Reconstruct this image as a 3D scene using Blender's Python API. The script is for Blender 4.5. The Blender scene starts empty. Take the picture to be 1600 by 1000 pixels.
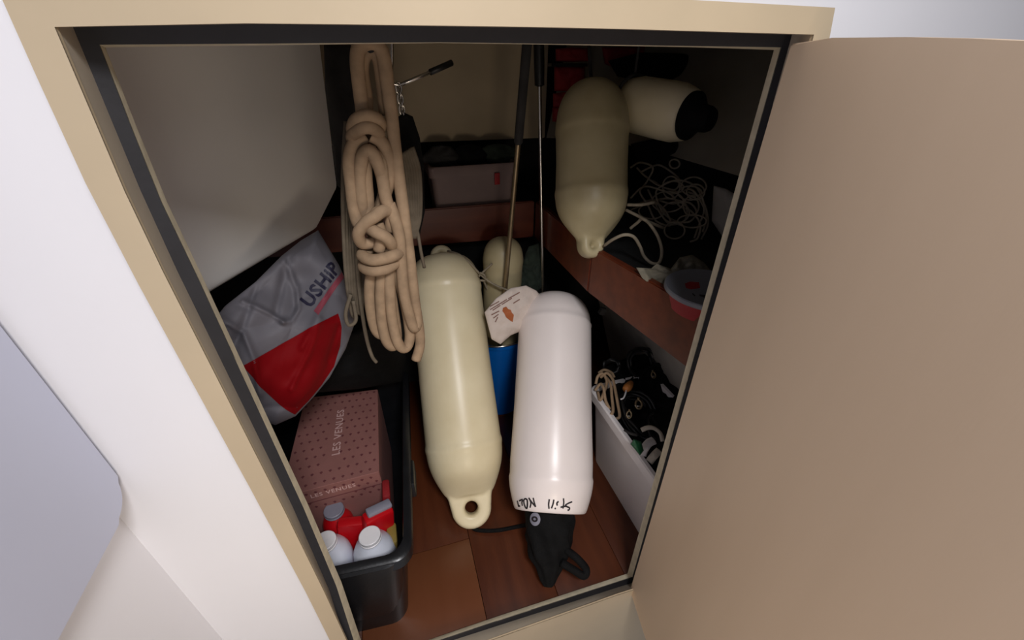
import bpy, bmesh, math, random
from mathutils import Vector, Matrix, noise
random.seed(7)
V = Vector
# ------------------------------------------------------------------ camera, world, lights, exposure
F = 653.0; TH = math.radians(32.2); YAW = math.radians(16.6)
CAM = V((0, -0.42, 1.05))
FH = V((math.sin(YAW), math.cos(YAW), 0)); RT = V((math.cos(YAW), -math.sin(YAW), 0)); UP = V((0, 0, 1))
FW = FH*math.cos(TH) - UP*math.sin(TH); UC = FH*math.sin(TH) + UP*math.cos(TH)
sc = bpy.context.scene; C = sc.collection
cd = bpy.data.cameras.new('camera'); cam = bpy.data.objects.new('camera', cd); C.objects.link(cam)
cd.sensor_width = 36; cd.lens = 36*F/1600; cd.clip_start = 0.01
m = Matrix((RT, UC, -FW)).transposed().to_4x4(); m.translation = CAM; cam.matrix_world = m
sc.camera = cam
sc.view_settings.view_transform = 'Standard'; sc.view_settings.look = 'None'
sc.view_settings.gamma = 1; sc.view_settings.use_curve_mapping = False; sc.view_settings.exposure = 0.0
w = bpy.data.worlds.new('world'); sc.world = w; w.use_nodes = True
w.node_tree.nodes['Background'].inputs[0].default_value = (0.88, 0.90, 1.0, 1)
w.node_tree.nodes['Background'].inputs[1].default_value = 0.24
def area(name, loc, target, size, power, col):
    l = bpy.data.lights.new(name, 'AREA'); l.shape = 'RECTANGLE'; l.size = size[0]; l.size_y = size[1]; l.energy = power; l.color = col
    o = bpy.data.objects.new(name, l); C.objects.link(o); o.location = loc
    o.rotation_euler = (V(target)-V(loc)).to_track_quat('-Z', 'Y').to_euler(); return o
area('hatch_daylight', (0.16, -0.80, 1.60), (0.05, 0.05, 0.20), (0.26, 0.22), 5.0, (0.97, 0.96, 0.98)).data.spread = math.radians(110)
area('cabin_fill', (0.20, -0.80, 1.30), (0.0, 0.05, 0.25), (0.30, 0.25), 0.5, (1.0, 0.97, 0.96))  # added soft fill that lifts the casing and locker interior
area('warm_fill', (0.06, -0.90, 0.50), (-0.08, -0.03, 0.05), (0.2, 0.2), 2.2, (1.0, 0.84, 0.66))  # unseen warm fill added for the sill, lower wall and fender feet

def ray(px, py): return FW + RT*((px-800)/F) + UC*((500-py)/F)
def AY(px, py, y): d = ray(px, py); return CAM + d*((y-CAM.y)/d.y)
def AZ(px, py, z): d = ray(px, py); return CAM + d*((z-CAM.z)/d.z)
def AX(px, py, x): d = ray(px, py); return CAM + d*((x-CAM.x)/d.x)
def proj(p):
    d = V(p)-CAM; z = d.dot(FW); return 800+F*d.dot(RT)/z, 500-F*d.dot(UC)/z

# ------------------------------------------------------------------ materials
def lin(c):
    c = c/255.0
    return c/12.92 if c <= 0.04045 else ((c+0.055)/1.055)**2.4
def mat(name, rgb, rough=0.6, var=0.08, scale=30, bump=0.1, bscale=200, metal=0, spec=0.5, stretch=(1, 1, 1), rgb2=None, coords='Object', coat=0):
    m = bpy.data.materials.new(name); m.use_nodes = True; nt = m.node_tree; N = nt.nodes; L = nt.links
    b = N['Principled BSDF']; b.inputs['Roughness'].default_value = rough; b.inputs['Metallic'].default_value = metal
    b.inputs['Specular IOR Level'].default_value = spec; b.inputs['Coat Weight'].default_value = coat
    tc = N.new('ShaderNodeTexCoord'); mp = N.new('ShaderNodeMapping'); mp.inputs['Scale'].default_value = stretch
    L.new(tc.outputs[coords], mp.inputs[0])
    nz = N.new('ShaderNodeTexNoise'); nz.inputs['Scale'].default_value = scale; nz.inputs['Detail'].default_value = 4
    L.new(mp.outputs[0], nz.inputs[0])
    cr = N.new('ShaderNodeValToRGB')
    c = [lin(x) for x in rgb]; c2 = [lin(x) for x in rgb2] if rgb2 else [x*(1-var*2) for x in c]
    c1 = c if rgb2 else [min(1, x*(1+var)) for x in c]
    cr.color_ramp.elements[0].position = 0.3; cr.color_ramp.elements[0].color = (*c2, 1)
    cr.color_ramp.elements[1].position = 0.7; cr.color_ramp.elements[1].color = (*c1, 1)
    L.new(nz.outputs[0], cr.inputs[0]); L.new(cr.outputs[0], b.inputs['Base Color'])
    if bump:
        n2 = N.new('ShaderNodeTexNoise'); n2.inputs['Scale'].default_value = bscale; L.new(mp.outputs[0], n2.inputs[0])
        bp = N.new('ShaderNodeBump'); bp.inputs['Strength'].default_value = bump; bp.inputs['Distance'].default_value = 0.002
        L.new(n2.outputs[0], bp.inputs['Height']); L.new(bp.outputs[0], b.inputs['Normal'])
    return m
def rope_mat(name, rgb, around=5, along=90, strength=0.9):
    m = mat(name, rgb, 0.85, 0.1, 60, 0, spec=0.2); nt = m.node_tree; N = nt.nodes; L = nt.links
    uv = N.new('ShaderNodeUVMap'); uv.uv_map = 'UVMap'; sp = N.new('ShaderNodeSeparateXYZ'); L.new(uv.outputs[0], sp.inputs[0])
    def mth(op, a, b=None):
        n = N.new('ShaderNodeMath'); n.operation = op
        for i, x in enumerate((a, b)):
            if x is None: continue
            if isinstance(x, (int, float)): n.inputs[i].default_value = x
            else: L.new(x, n.inputs[i])
        return n.outputs[0]
    u = mth('MULTIPLY', sp.outputs[0], 2*math.pi*around); v = mth('MULTIPLY', sp.outputs[1], 2*math.pi*along)
    h = mth('MULTIPLY', mth('SINE', mth('ADD', u, v)), mth('SINE', mth('SUBTRACT', u, v)))
    h = mth('ABSOLUTE', h)
    base = N['Principled BSDF'].inputs['Base Color'].links[0].from_socket; mx = N.new('ShaderNodeMix'); mx.data_type = 'RGBA'; mx.blend_type = 'MULTIPLY'; mx.inputs[0].default_value = 1.0
    r2 = N.new('ShaderNodeValToRGB'); r2.color_ramp.elements[0].color = (0.55, 0.5, 0.45, 1); r2.color_ramp.elements[1].position = 0.35; L.new(h, r2.inputs[0])
    L.new(base, mx.inputs[6]); L.new(r2.outputs[0], mx.inputs[7]); L.new(mx.outputs[2], N['Principled BSDF'].inputs['Base Color'])
    bp = N.new('ShaderNodeBump'); bp.inputs['Strength'].default_value = strength; bp.inputs['Distance'].default_value = 0.0015
    L.new(h, bp.inputs['Height']); L.new(bp.outputs[0], N['Principled BSDF'].inputs['Normal'])
    return m
def grain(name, rgb, rgb2, sx, sz, rough=0.45, sc_=6, axis='z'):
    st = {'z': (sx, sx, sz), 'y': (sx, sz, sx), 'x': (sz, sx, sx)}[axis]
    return mat(name, rgb, rough, 0.1, sc_, 0.06, 60, stretch=st, rgb2=rgb2)

M = dict(
 wall=mat('white_gelcoat', (236, 234, 236), 0.5, 0.015, 3, 0.02),
 panel=mat('lavender_laminate', (196, 199, 216), 0.45, 0.02, 3, 0.02),
 mould=mat('beige_moulding', (190, 172, 143), 0.45, 0.03, 8, 0.03),
 reveal=mat('grey_beige_reveal', (178, 166, 148), 0.6, 0.04, 10, 0.05),
 gasket=mat('black_rubber_gasket', (34, 33, 37), 0.7, 0.1, 30, 0.1),
 lip=mat('pale_plywood_lip', (205, 194, 168), 0.7, 0.08, 60, 0.2),
 door=mat('taupe_laminate', (214, 190, 163), 0.5, 0.1, 1.1, 0.02, 60, stretch=(7, 7, 0.7), rgb2=(206, 182, 155)),
 dooredge=mat('door_edge', (90, 70, 58), 0.6),
 teak=grain('reddish_plywood', (88, 44, 22), (70, 32, 15), 12, 1.2, 0.35, 3, 'y'),
 teak2=grain('lighter_plywood', (102, 58, 34), (106, 62, 38), 12, 1.2, 0.35, 3, 'y'),
 fiddle=grain('mahogany_rail', (104, 46, 24), (84, 32, 16), 10, 1.5, 0.4, 4, 'x'),
 liner=mat('beige_liner', (180, 162, 132), 0.6, 0.05, 6, 0.1),
 liner2=mat('olive_grey_hull', (140, 132, 116), 0.8, 0.1, 6, 0.2),
 hullgrey=mat('pale_grey_hull', (150, 146, 140), 0.8, 0.15, 8, 0.3),
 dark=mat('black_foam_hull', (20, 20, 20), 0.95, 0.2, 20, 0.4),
 whitebox=mat('white_moulded_plastic', (250, 247, 244), 0.5, 0.02, 4, 0.03),
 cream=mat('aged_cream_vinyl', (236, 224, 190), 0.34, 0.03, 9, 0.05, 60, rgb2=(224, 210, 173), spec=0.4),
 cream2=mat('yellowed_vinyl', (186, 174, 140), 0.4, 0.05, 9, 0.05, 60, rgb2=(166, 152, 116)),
 fwhite=mat('white_vinyl', (248, 238, 234), 0.3, 0.015, 9, 0.04, 60, spec=0.5),
 black=mat('black_plastic', (20, 20, 21), 0.45, 0.1, 30, 0.1),
 blackfab=mat('black_fabric', (13, 13, 14), 0.85, 0.2, 50, 0.6, 300, spec=0.2),
 darkgrey=mat('dark_grey_fabric', (48, 46, 45), 0.9, 0.2, 30, 0.5, 200),
 ink=mat('black_marker_ink', (30, 22, 26), 0.6, 0.05),
 navy=mat('navy_print', (28, 26, 52), 0.6, 0.05),
 pinkp=mat('faded_pink_print', (138, 62, 76), 0.6, 0.05),
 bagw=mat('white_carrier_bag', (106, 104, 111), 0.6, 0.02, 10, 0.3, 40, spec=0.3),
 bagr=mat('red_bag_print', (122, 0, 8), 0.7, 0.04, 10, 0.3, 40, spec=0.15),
 rope=rope_mat('cream_braided_rope', (208, 184, 156), 4, 62, 1.0),
 ropeg=rope_mat('grey_thin_rope', (150, 142, 128), 4, 160),
 ropew=rope_mat('off_white_cord', (190, 184, 168), 3, 200),
 steel=mat('polished_steel', (200, 196, 190), 0.22, 0.03, 30, 0.03, metal=1),
 brass=mat('tarnished_aluminium', (150, 132, 104), 0.4, 0.08, 30, 0.05, metal=0.8),
 blue=mat('blue_bucket_plastic', (0, 88, 168), 0.35, 0.04, 10, 0.05),
 pink=mat('dusty_pink_card', (150, 102, 96), 0.7, 0.04, 20, 0.1),
 pinkd=mat('dark_rose_print', (110, 58, 62), 0.7, 0.04),
 pinkt=mat('pale_pink_lettering', (214, 176, 172), 0.6, 0.02),
 red=mat('red_packaging', (200, 12, 24), 0.35, 0.06, 12, 0.1),
 bottle=mat('translucent_white_plastic', (232, 236, 248), 0.35, 0.03, 12, 0.05),
 cap=mat('white_cap_plastic', (250, 248, 250), 0.4, 0.01),
 greycap=mat('grey_lilac_plastic', (138, 138, 152), 0.45, 0.04),
 crate=mat('black_crate_plastic', (26, 27, 30), 0.3, 0.1, 30, 0.1),
 lidg=mat('grey_lid_plastic', (120, 122, 130), 0.5, 0.05, 10, 0.05),
 clothd=mat('shaded_off_white_cloth', (128, 122, 106), 0.9, 0.08, 20, 0.5, 200),  # off-white cloth darkened, the shelf's shade is put into its colour
 bing=mat('shaded_bin_plastic', (128, 108, 104), 0.6, 0.1, 6, 0.1),  # white bin on the back shelf, with shade put into the plastic colour
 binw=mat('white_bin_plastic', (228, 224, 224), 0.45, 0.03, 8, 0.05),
 clothw=mat('white_cloth', (200, 192, 178), 0.9, 0.05, 20, 0.5, 200),
 tag=mat('white_paper_sack', (212, 198, 188), 0.8, 0.03, 20, 0.3, 150),
 brown=mat('brown_print', (168, 92, 48), 0.7, 0.05),
 brownt=mat('faint_brown_print', (130, 96, 84), 0.7, 0.05),
 green=mat('dark_green_plastic', (20, 74, 44), 0.5, 0.1),
 greenk=mat('dark_green_cloth', (38, 48, 38), 0.9, 0.2, 30, 0.5),
 wood=mat('orange_wood_handle', (190, 122, 62), 0.5, 0.08, 40, 0.1),
 yellow=mat('dull_yellow_plastic', (150, 128, 60), 0.6, 0.1),
 dred=mat('deep_red_fabric', (150, 26, 32), 0.7, 0.1, 20, 0.4),
)
# ------------------------------------------------------------------ helpers
def link(name, me, m, parent=None, smooth=True):
    me.materials.clear(); me.materials.append(M[m] if isinstance(m, str) else m)
    o = bpy.data.objects.new(name, me); C.objects.link(o)
    if parent: o.parent = parent
    if smooth:
        for p in me.polygons: p.use_smooth = True
    return o
def bmobj(name, bm, m, parent=None, smooth=True, autos=None):
    bmesh.ops.recalc_face_normals(bm, faces=bm.faces)
    me = bpy.data.meshes.new(name); bm.to_mesh(me); bm.free()
    if autos is not None: me.set_sharp_from_angle(angle=math.radians(autos))
    return link(name, me, m, parent, smooth)
def root(name, loc=(0, 0, 0), mw=None):
    o = bpy.data.objects.new(name, None); C.objects.link(o); o.empty_display_size = 0.05
    if mw is not None: o.matrix_world = mw
    else: o.location = loc
    return o
def tag(o, label, cat, group=None):
    o['label'] = label; o['category'] = cat
    if group: o['group'] = group
    return o
def struct(o): o['kind'] = 'structure'; return o
def box_bm(bm, c, s, rot=None, bevel=0.0, seg=2):
    r = bmesh.ops.create_cube(bm, size=1); vs = r['verts']
    for v in vs: v.co = V((v.co.x*s[0], v.co.y*s[1], v.co.z*s[2]))
    if bevel:
        es = list({e for v in vs for e in v.link_edges})
        rr = bmesh.ops.bevel(bm, geom=es, offset=bevel, segments=seg, profile=0.5, affect='EDGES'); vs = list({v for f in rr['faces'] for v in f.verts} | {v for v in vs if v.is_valid})
    for v in vs:
        if rot is not None: v.co = rot @ v.co
        v.co += V(c)
def box(name, c, s, m, parent=None, rot=None, bevel=0.004, **k):
    bm = bmesh.new(); box_bm(bm, (0, 0, 0), s, rot, bevel)
    o = bmobj(name, bm, m, parent, True, 35); o.location = c; return o
def prism(name, pts, dirv, m, parent=None, bevel=0.0):
    """closed polygon pts extruded along dirv"""
    bm = bmesh.new(); a = [bm.verts.new(V(p)) for p in pts]; b = [bm.verts.new(V(p)+V(dirv)) for p in pts]
    bm.faces.new(a); bm.faces.new(b[::-1]); n = len(a)
    for i in range(n): bm.faces.new((a[i], b[i], b[(i+1) % n], a[(i+1) % n]))
    if bevel: bmesh.ops.bevel(bm, geom=bm.edges[:], offset=bevel, segments=3, affect='EDGES')
    return bmobj(name, bm, m, parent, True, 35)
def smooth_path(pts, n=6, closed=False):
    P = [V(p) for p in pts]; out = []; L = len(P)
    rng = range(L if closed else L-1)
    for i in rng:
        p1, p2 = P[i], P[(i+1) % L]
        p0 = P[i-1] if (closed or i > 0) else p1*2-p2
        p3 = P[(i+2) % L] if (closed or i+2 < L) else p2*2-p1
        for k in range(n):
            t = k/n
            out.append(0.5*((2*p1)+(p2-p0)*t+(2*p0-5*p1+4*p2-p3)*t*t+(3*p1-p0-3*p2+p3)*t**3))
    if not closed: out.append(P[-1])
    return out
def tube_bm(bm, path, r, seg=10, closed=False, taper=None):
    n = len(path); uvl = bm.loops.layers.uv.verify(); rings = []
    T = (path[1]-path[0]).normalized(); X = T.orthogonal().normalized(); acc = 0; vs = []
    for i, p in enumerate(path):
        a = path[i-1] if (i > 0 or closed) else p; b = path[(i+1) % n] if (i < n-1 or closed) else p
        t = (b-a).normalized() if (b-a).length > 1e-9 else T
        X = (X - t*X.dot(t)); X = X.normalized() if X.length > 1e-6 else t.orthogonal().normalized(); Y = t.cross(X); T = t
        if i: acc += (p-path[i-1]).length
        vs.append(acc); rr = r*(taper(i/(n-1)) if taper else 1)
        rings.append([bm.verts.new(p+(X*math.cos(q*2*math.pi/seg)+Y*math.sin(q*2*math.pi/seg))*rr) for q in range(seg)])
    cnt = n if closed else n-1
    # the closing seam takes the best offset
    for i in range(cnt):
        A = rings[i]; B = rings[(i+1) % n]; off = 0
        if closed and i == n-1:
            off = min(range(seg), key=lambda o: (A[0].co-B[o].co).length)
        v0, v1 = vs[i], vs[i+1] if i+1 < n else vs[i]+(path[0]-path[i]).length
        for q in range(seg):
            f = bm.faces.new((A[q], A[(q+1) % seg], B[(q+1+off) % seg], B[(q+off) % seg]))
            for l, (uu, vv) in zip(f.loops, ((q/seg, v0), ((q+1)/seg, v0), ((q+1)/seg, v1), (q/seg, v1))): l[uvl].uv = (uu, vv)
    if not closed:
        bm.faces.new(rings[0][::-1]); bm.faces.new(rings[-1])
def tube(name, pts, r, m, parent=None, seg=10, n=6, closed=False, smoothp=True, taper=None):
    bm = bmesh.new(); tube_bm(bm, smooth_path(pts, n, closed) if smoothp else [V(p) for p in pts], r, seg, closed, taper)
    return bmobj(name, bm, m, parent)
def lathe_bm(bm, prof, seg=40, center=V((0, 0, 0))):
    rings = []
    for r, z in prof:
        if r < 1e-5: rings.append([bm.verts.new(center+V((0, 0, z)))])
        else: rings.append([bm.verts.new(center+V((r*math.cos(a*2*math.pi/seg), r*math.sin(a*2*math.pi/seg), z))) for a in range(seg)])
    for A, B in zip(rings, rings[1:]):
        for q in range(seg):
            q2 = (q+1) % seg
            if len(A) == 1 and len(B) == 1: continue
            if len(A) == 1: bm.faces.new((A[0], B[q2], B[q]))
            elif len(B) == 1: bm.faces.new((A[q], A[q2], B[0]))
            else: bm.faces.new((A[q], A[q2], B[q2], B[q]))
    return rings
def lathe(name, prof, m, parent=None, seg=40, autos=40):
    bm = bmesh.new(); lathe_bm(bm, prof, seg); return bmobj(name, bm, m, parent, True, autos)
def frame_along(base, tip):
    """local z along base->tip, local -y towards the camera"""
    Z = (V(tip)-V(base)).normalized(); Y = (V(base)-CAM); Y = (Y-Z*Y.dot(Z)).normalized(); X = Y.cross(Z)
    mm = Matrix((X, Y, Z)).transposed().to_4x4(); mm.translation = V(base); return mm
def frame_up(loc, ang=0): return Matrix.Translation(V(loc)) @ Matrix.Rotation(ang, 4, 'Z')
def text_mesh(s, size, spacing=1.0, bold=0.0):
    cu = bpy.data.curves.new('t', 'FONT'); cu.body = s; cu.size = size; cu.align_x = 'CENTER'; cu.align_y = 'CENTER'
    cu.offset = bold; cu.space_character = spacing; cu.resolution_u = 2
    o = bpy.data.objects.new('t', cu); C.objects.link(o); dg = bpy.context.evaluated_depsgraph_get(); dg.update()
    me = bpy.data.meshes.new_from_object(o.evaluated_get(dg)); bpy.data.objects.remove(o); return me
def text_obj(name, s, size, m, fn, parent=None, spacing=1.0, bold=0.0, cuts=0):
    me = text_mesh(s, size, spacing, bold)
    bm = bmesh.new(); bm.from_mesh(me)
    if cuts: bmesh.ops.triangulate(bm, faces=bm.faces); bmesh.ops.subdivide_edges(bm, edges=bm.edges, cuts=cuts, use_grid_fill=True)
    base = [v.co.copy() for v in bm.verts]
    for v, b in zip(bm.verts, base): v.co = fn(b.x, b.y)
    return bmobj(name, bm, m, parent, False)
class Pillow:
    """a bulging closed sack over an outline of (px,py,y) samples; front(px,py) gives its skin"""
    def __init__(s, out, T, wr=0.004, wf=14, pw=2.4, back=0.6, seed=0, c=None, bulge_dir=None, folds=()):
        s.folds = folds
        s.o = out; s.P3 = [AY(*q) for q in out]; n = len(out); s.T = T; s.wr = wr; s.wf = wf; s.pw = pw; s.back = back; s.seed = seed
        s.c2 = c or (sum(q[0] for q in out)/n, sum(q[1] for q in out)/n)
        yc = sum(q[2] for q in out)/n; s.c3 = AY(*s.c2, yc)
        s.bd = V(bulge_dir) if bulge_dir else (CAM-s.c3).normalized()
    def hit(s, a):
        dx, dy = math.cos(a), math.sin(a); best = None; n = len(s.o)
        for i in range(n):
            x1, y1 = s.o[i][0]-s.c2[0], s.o[i][1]-s.c2[1]; x2, y2 = s.o[(i+1) % n][0]-s.c2[0], s.o[(i+1) % n][1]-s.c2[1]
            den = dx*(y2-y1)-dy*(x2-x1)
            if abs(den) < 1e-9: continue
            t = (x1*(y2-y1)-y1*(x2-x1))/den; u = (x1*dy-y1*dx)/den
            if t > 0 and -1e-6 <= u <= 1+1e-6 and (best is None or t > best[0]): best = (t, s.P3[i].lerp(s.P3[(i+1) % n], min(1, max(0, u))))
        return best or (1.0, s.P3[0])
    def pt(s, a, q, side=1, extra=0):
        R, P = s.hit(a); b = s.c3.lerp(P, q)
        prof = max(0, 1-q**s.pw)**0.5
        nz = noise.noise(b*s.wf+V((s.seed, 0, 0))) + 0.5*noise.noise(b*s.wf*2.3+V((0, s.seed, 0)))
        crease = (abs(noise.noise(b*s.wf*0.8+V((3, s.seed, 1))))-0.25)*1.5
        h = s.T*prof + s.wr*(nz+crease)*min(1, (1-q)*6)
        for pts, fh, fw in s.folds:
            x, y = s.c2[0]+math.cos(a)*R*q, s.c2[1]+math.sin(a)*R*q; best = 1e9
            for (x1, y1), (x2, y2) in zip(pts, pts[1:]):
                t = max(0, min(1, ((x-x1)*(x2-x1)+(y-y1)*(y2-y1))/((x2-x1)**2+(y2-y1)**2))); best = min(best, math.hypot(x-x1-(x2-x1)*t, y-y1-(y2-y1)*t))
            h += fh*math.exp(-(best/fw)**2)*min(1, (1-q)*8)
        if side < 0: h = -s.T*prof*s.back
        return b + s.bd*(h+extra)
    def front(s, px, py, extra=0.0012):
        dx, dy = px-s.c2[0], py-s.c2[1]; a = math.atan2(dy, dx); R, P = s.hit(a); return s.pt(a, min(0.985, math.hypot(dx, dy)/R), 1, extra)
    def mesh(s, name, m, parent=None, na=96, nr=22):
        bm = bmesh.new(); fr = []; angs = [i*2*math.pi/na for i in range(na)]
        # put a sample on every corner
        for q in s.o:
            a = math.atan2(q[1]-s.c2[1], q[0]-s.c2[0]) % (2*math.pi); k = min(range(na), key=lambda i: abs(angs[i]-a)); angs[k] = a
        for side in (1, -1):
            cen = bm.verts.new(s.pt(0, 0, side)); rings = []
            for j in range(1, nr+1):
                q = math.sin(j/nr*math.pi/2)
                if j == nr and side < 0: rings.append(fr[-1]); continue
                rings.append([bm.verts.new(s.pt(a, q, side)) for a in angs])
            if side > 0: fr = rings
            for i in range(na): bm.faces.new((cen, rings[0][i], rings[0][(i+1) % na]))
            for A, B in zip(rings, rings[1:]):
                for i in range(na):
                    try: bm.faces.new((A[i], B[i], B[(i+1) % na], A[(i+1) % na]))
                    except ValueError: pass
        return bmobj(name, bm, m, parent)
    def decal(s, name, poly, m, parent, na=64, nr=14, extra=0.0012):
        cx = sum(p[0] for p in poly)/len(poly); cy = sum(p[1] for p in poly)/len(poly)
        bm = bmesh.new(); pts = []; n = len(poly); per = na//n
        for i in range(n):
            for k in range(per):
                t = k/per; pts.append((poly[i][0]*(1-t)+poly[(i+1) % n][0]*t, poly[i][1]*(1-t)+poly[(i+1) % n][1]*t))
        cen = bm.verts.new(s.front(cx, cy, extra)); prev = None
        for j in range(1, nr+1):
            q = j/nr; ring = [bm.verts.new(s.front(cx+(x-cx)*q, cy+(y-cy)*q, extra)) for x, y in pts]; L = len(ring)
            for i in range(L):
                if prev is None: bm.faces.new((cen, ring[i], ring[(i+1) % L]))
                else: bm.faces.new((prev[i], ring[i], ring[(i+1) % L], prev[(i+1) % L]))
            prev = ring
        return bmobj(name, bm, m, parent)

# ------------------------------------------------------------------ room shell outside the locker
def ring(tl, tr, br, bl, y, n=8, bow=None):
    """pixel corners (each side may be a list of samples) -> 3D loop, same count for every ring"""
    out = []
    for side in (tl, tr, br, bl):   # each is a polyline from one corner to the next, resampled to n
        L = [math.dist(side[i], side[i+1]) for i in range(len(side)-1)]; tot = sum(L)
        for k in range(n):
            d = tot*k/n; i = 0
            while i < len(L)-1 and d > L[i]: d -= L[i]; i += 1
            t = d/L[i]; p = (side[i][0]*(1-t)+side[i+1][0]*t, side[i][1]*(1-t)+side[i+1][1]*t)
            out.append(AY(*p, y))
    return out
# sides in order: top (left to right), right (down), bottom (right to left), left (up)
R0 = ring([(163, 74), (700, 67), (1211, 76)], [(1211, 78), (1121, 400), (1065, 600), (981, 897)], [(981, 897), (760, 970), (575, 1034)], [(575, 1034), (523, 880), (300, 400), (252, 300), (163, 74)], 0.012)
R1 = ring([(155, 70), (700, 66), (1221, 74)], [(1221, 74), (1130, 400), (1073, 600), (988, 902)], [(988, 902), (760, 976), (566, 1042)], [(566, 1042), (514, 880), (293, 400), (244, 300), (155, 70)], 0.0)
R2 = ring([(113, 42), (400, 37), (900, 44), (1238, 54)], [(1238, 54), (1142, 400), (1080, 600), (992, 910)], [(992, 910), (760, 984), (556, 1050)], [(556, 1050), (500, 880), (265, 400), (220, 300), (113, 42)], -0.004)
R3 = ring([(85, 42), (400, 36), (900, 43), (1272, 54)], [(1272, 54), (1180, 400), (1110, 620), (1010, 916)], [(1010, 916), (980, 925), (771, 1000), (640, 1046)], [(565, 1052), (486, 880), (242, 400), (195, 300), (85, 42)], -0.036)
R4 = ring([(-16, -44), (400, -36), (1086, 0), (1305, 12)], [(1305, 12), (1270, 200), (1180, 600), (1120, 1250)], [(1120, 1250), (900, 1350), (700, 1450)], [(640, 1250), (455, 880), (192, 400), (140, 300), (2, 0), (-16, -44)], -0.036)
def band(name, A, B, m, back=0.0, bevel=False):
    bm = bmesh.new(); a = [bm.verts.new(p) for p in A]; b = [bm.verts.new(p) for p in B]; n = len(a)
    a2 = [bm.verts.new(p+V((0, back, 0))) for p in A]; b2 = [bm.verts.new(p+V((0, back, 0))) for p in B]
    for i in range(n):
        j = (i+1) % n
        for q in ((a[i], a[j], b[j], b[i]), (a2[i], b2[i], b2[j], a2[j]), (b[i], b[j], b2[j], b2[i]), (a[i], a2[i], a2[j], a[j])): bm.faces.new(q)
    if bevel:
        es = [e for e in bm.edges if all(v in b or v in a for v in e.verts) and ((e.verts[0] in b) == (e.verts[1] in b))]
        bmesh.ops.bevel(bm, geom=es, offset=0.005, segments=3, affect='EDGES')
    return struct(bmobj(name, bm, m, None, True, 50))
band('trim_1', R3, R4, 'mould', 0.004)
band('trim_2', R2, R3, 'reveal', 0.0015)
band('trim_3', R1, R2, 'gasket', 0.0012)
band('trim_4', R0, R1, 'lip', 0.0015)
# bulkhead round the opening: thick plate with a hole
def plate_hole(name, inner, X0, X1, Z0, Z1, y0, y1, m):
    n = len(inner)//4; outer = []
    cs = [(X0, Z1), (X1, Z1), (X1, Z0), (X0, Z0)]
    for s in range(4):
        a, b = cs[s], cs[(s+1) % 4]
        for k in range(n): t = k/n; outer.append(V((a[0]*(1-t)+b[0]*t, y0, a[1]*(1-t)+b[1]*t)))
    inn = [V((p.x, y0, p.z)) for p in inner]
    bm = bmesh.new(); a = [bm.verts.new(p) for p in inn]; b = [bm.verts.new(p) for p in outer]
    a2 = [bm.verts.new(V((p.x, y1, p.z))) for p in inn]; b2 = [bm.verts.new(V((p.x, y1, p.z))) for p in outer]; N = len(a)
    for i in range(N):
        j = (i+1) % N
        for q in ((a[i], a[j], b[j], b[i]), (a2[i], b2[i], b2[j], a2[j]), (b[i], b[j], b2[j], b2[i]), (a[i], a2[i], a2[j], a[j])): bm.faces.new(q)
    return struct(bmobj(name, bm, m, None, True, 30))
mid = [AY(*proj(p), -0.018) for p in R2]
plate_hole('wall_front', [V((p.x+(-0.004 if p.x < 0.1 else 0.004), 0, p.z+(0.004 if p.z > 0.5 else -0.004))) for p in R2], -0.40, 1.5, -0.5, 2.2, -0.018, 0.012, 'wall')
struct(box('wall_left', (-0.405, -0.73, 0.85), (0.11, 1.5, 2.7), 'wall', bevel=0.0)).rotation_euler = (0, 0, 0)
# ------------------------------------------------------------------ interior shell
FZ = -0.03
fl = struct(box('floor', (0.2, 0.56, FZ-0.03), (1.9, 1.16, 0.03), 'dark', bevel=0))
xs = [-0.62, -0.40, -0.20, 0.071, 0.245, 0.42, 0.60, 0.80, 1.0]
k = 0
for a, b in zip(xs, xs[1:]):
    ys = [0.0135, 0.215, 1.1] if k == 2 else ([0.0135, 1.1] if k % 2 else [0.0135, 0.62, 1.1])
    for c, d in zip(ys, ys[1:]):
        p = box('plank', ((a+b)/2, (c+d)/2, FZ-0.0075), (b-a-0.0012, d-c-0.0012, 0.015), 'teak2' if (k == 2 and c < 0.1) else 'teak', bevel=0.0006); p.parent = fl; p.location = V(p.location)-V(fl.location)
    k += 1
struct(box('ceiling', (0.2, 0.56, 1.125), (1.9, 1.16, 0.03), 'liner2', bevel=0))
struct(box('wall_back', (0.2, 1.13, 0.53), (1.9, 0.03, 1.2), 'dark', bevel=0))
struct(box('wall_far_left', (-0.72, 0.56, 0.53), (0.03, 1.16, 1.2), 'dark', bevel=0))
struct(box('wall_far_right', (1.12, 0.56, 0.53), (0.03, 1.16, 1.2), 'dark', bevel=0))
# beige liner panel at the back, olive liner on the right
lb = AY(650, 219, 0.99).z
struct(prism('wall_liner_back', [(-0.5, 0.99, lb), (0.535, 0.99, lb-0.012), (0.535, 0.99, 1.11), (-0.5, 0.99, 1.11)], (0, 0.02, 0), 'liner', bevel=0.002))
bm = bmesh.new(); lo = [(0.54, 0.99, lb-0.012), (0.70, 0.85, 0.825), (0.76, 0.70, 0.82), (0.78, 0.30, 0.82), (0.80, 0.02, 0.80)]; hi = [(0.60, 0.99, 1.11), (0.84, 0.88, 1.11), (0.95, 0.72, 1.11), (1.0, 0.30, 1.11), (1.02, 0.02, 1.11)]
vv = [[bm.verts.new(V(p)+V((o_, 0, 0))) for p in L_] for o_ in (0, 0.02) for L_ in (lo, hi)]
for i in range(4):
    for A_, B_ in ((vv[0], vv[1]), (vv[2], vv[3]), (vv[0], vv[2]), (vv[1], vv[3])): bm.faces.new((A_[i], A_[i+1], B_[i+1], B_[i]))
for i in (0, 4): bm.faces.new((vv[0][i], vv[1][i], vv[3][i], vv[2][i]))
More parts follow.
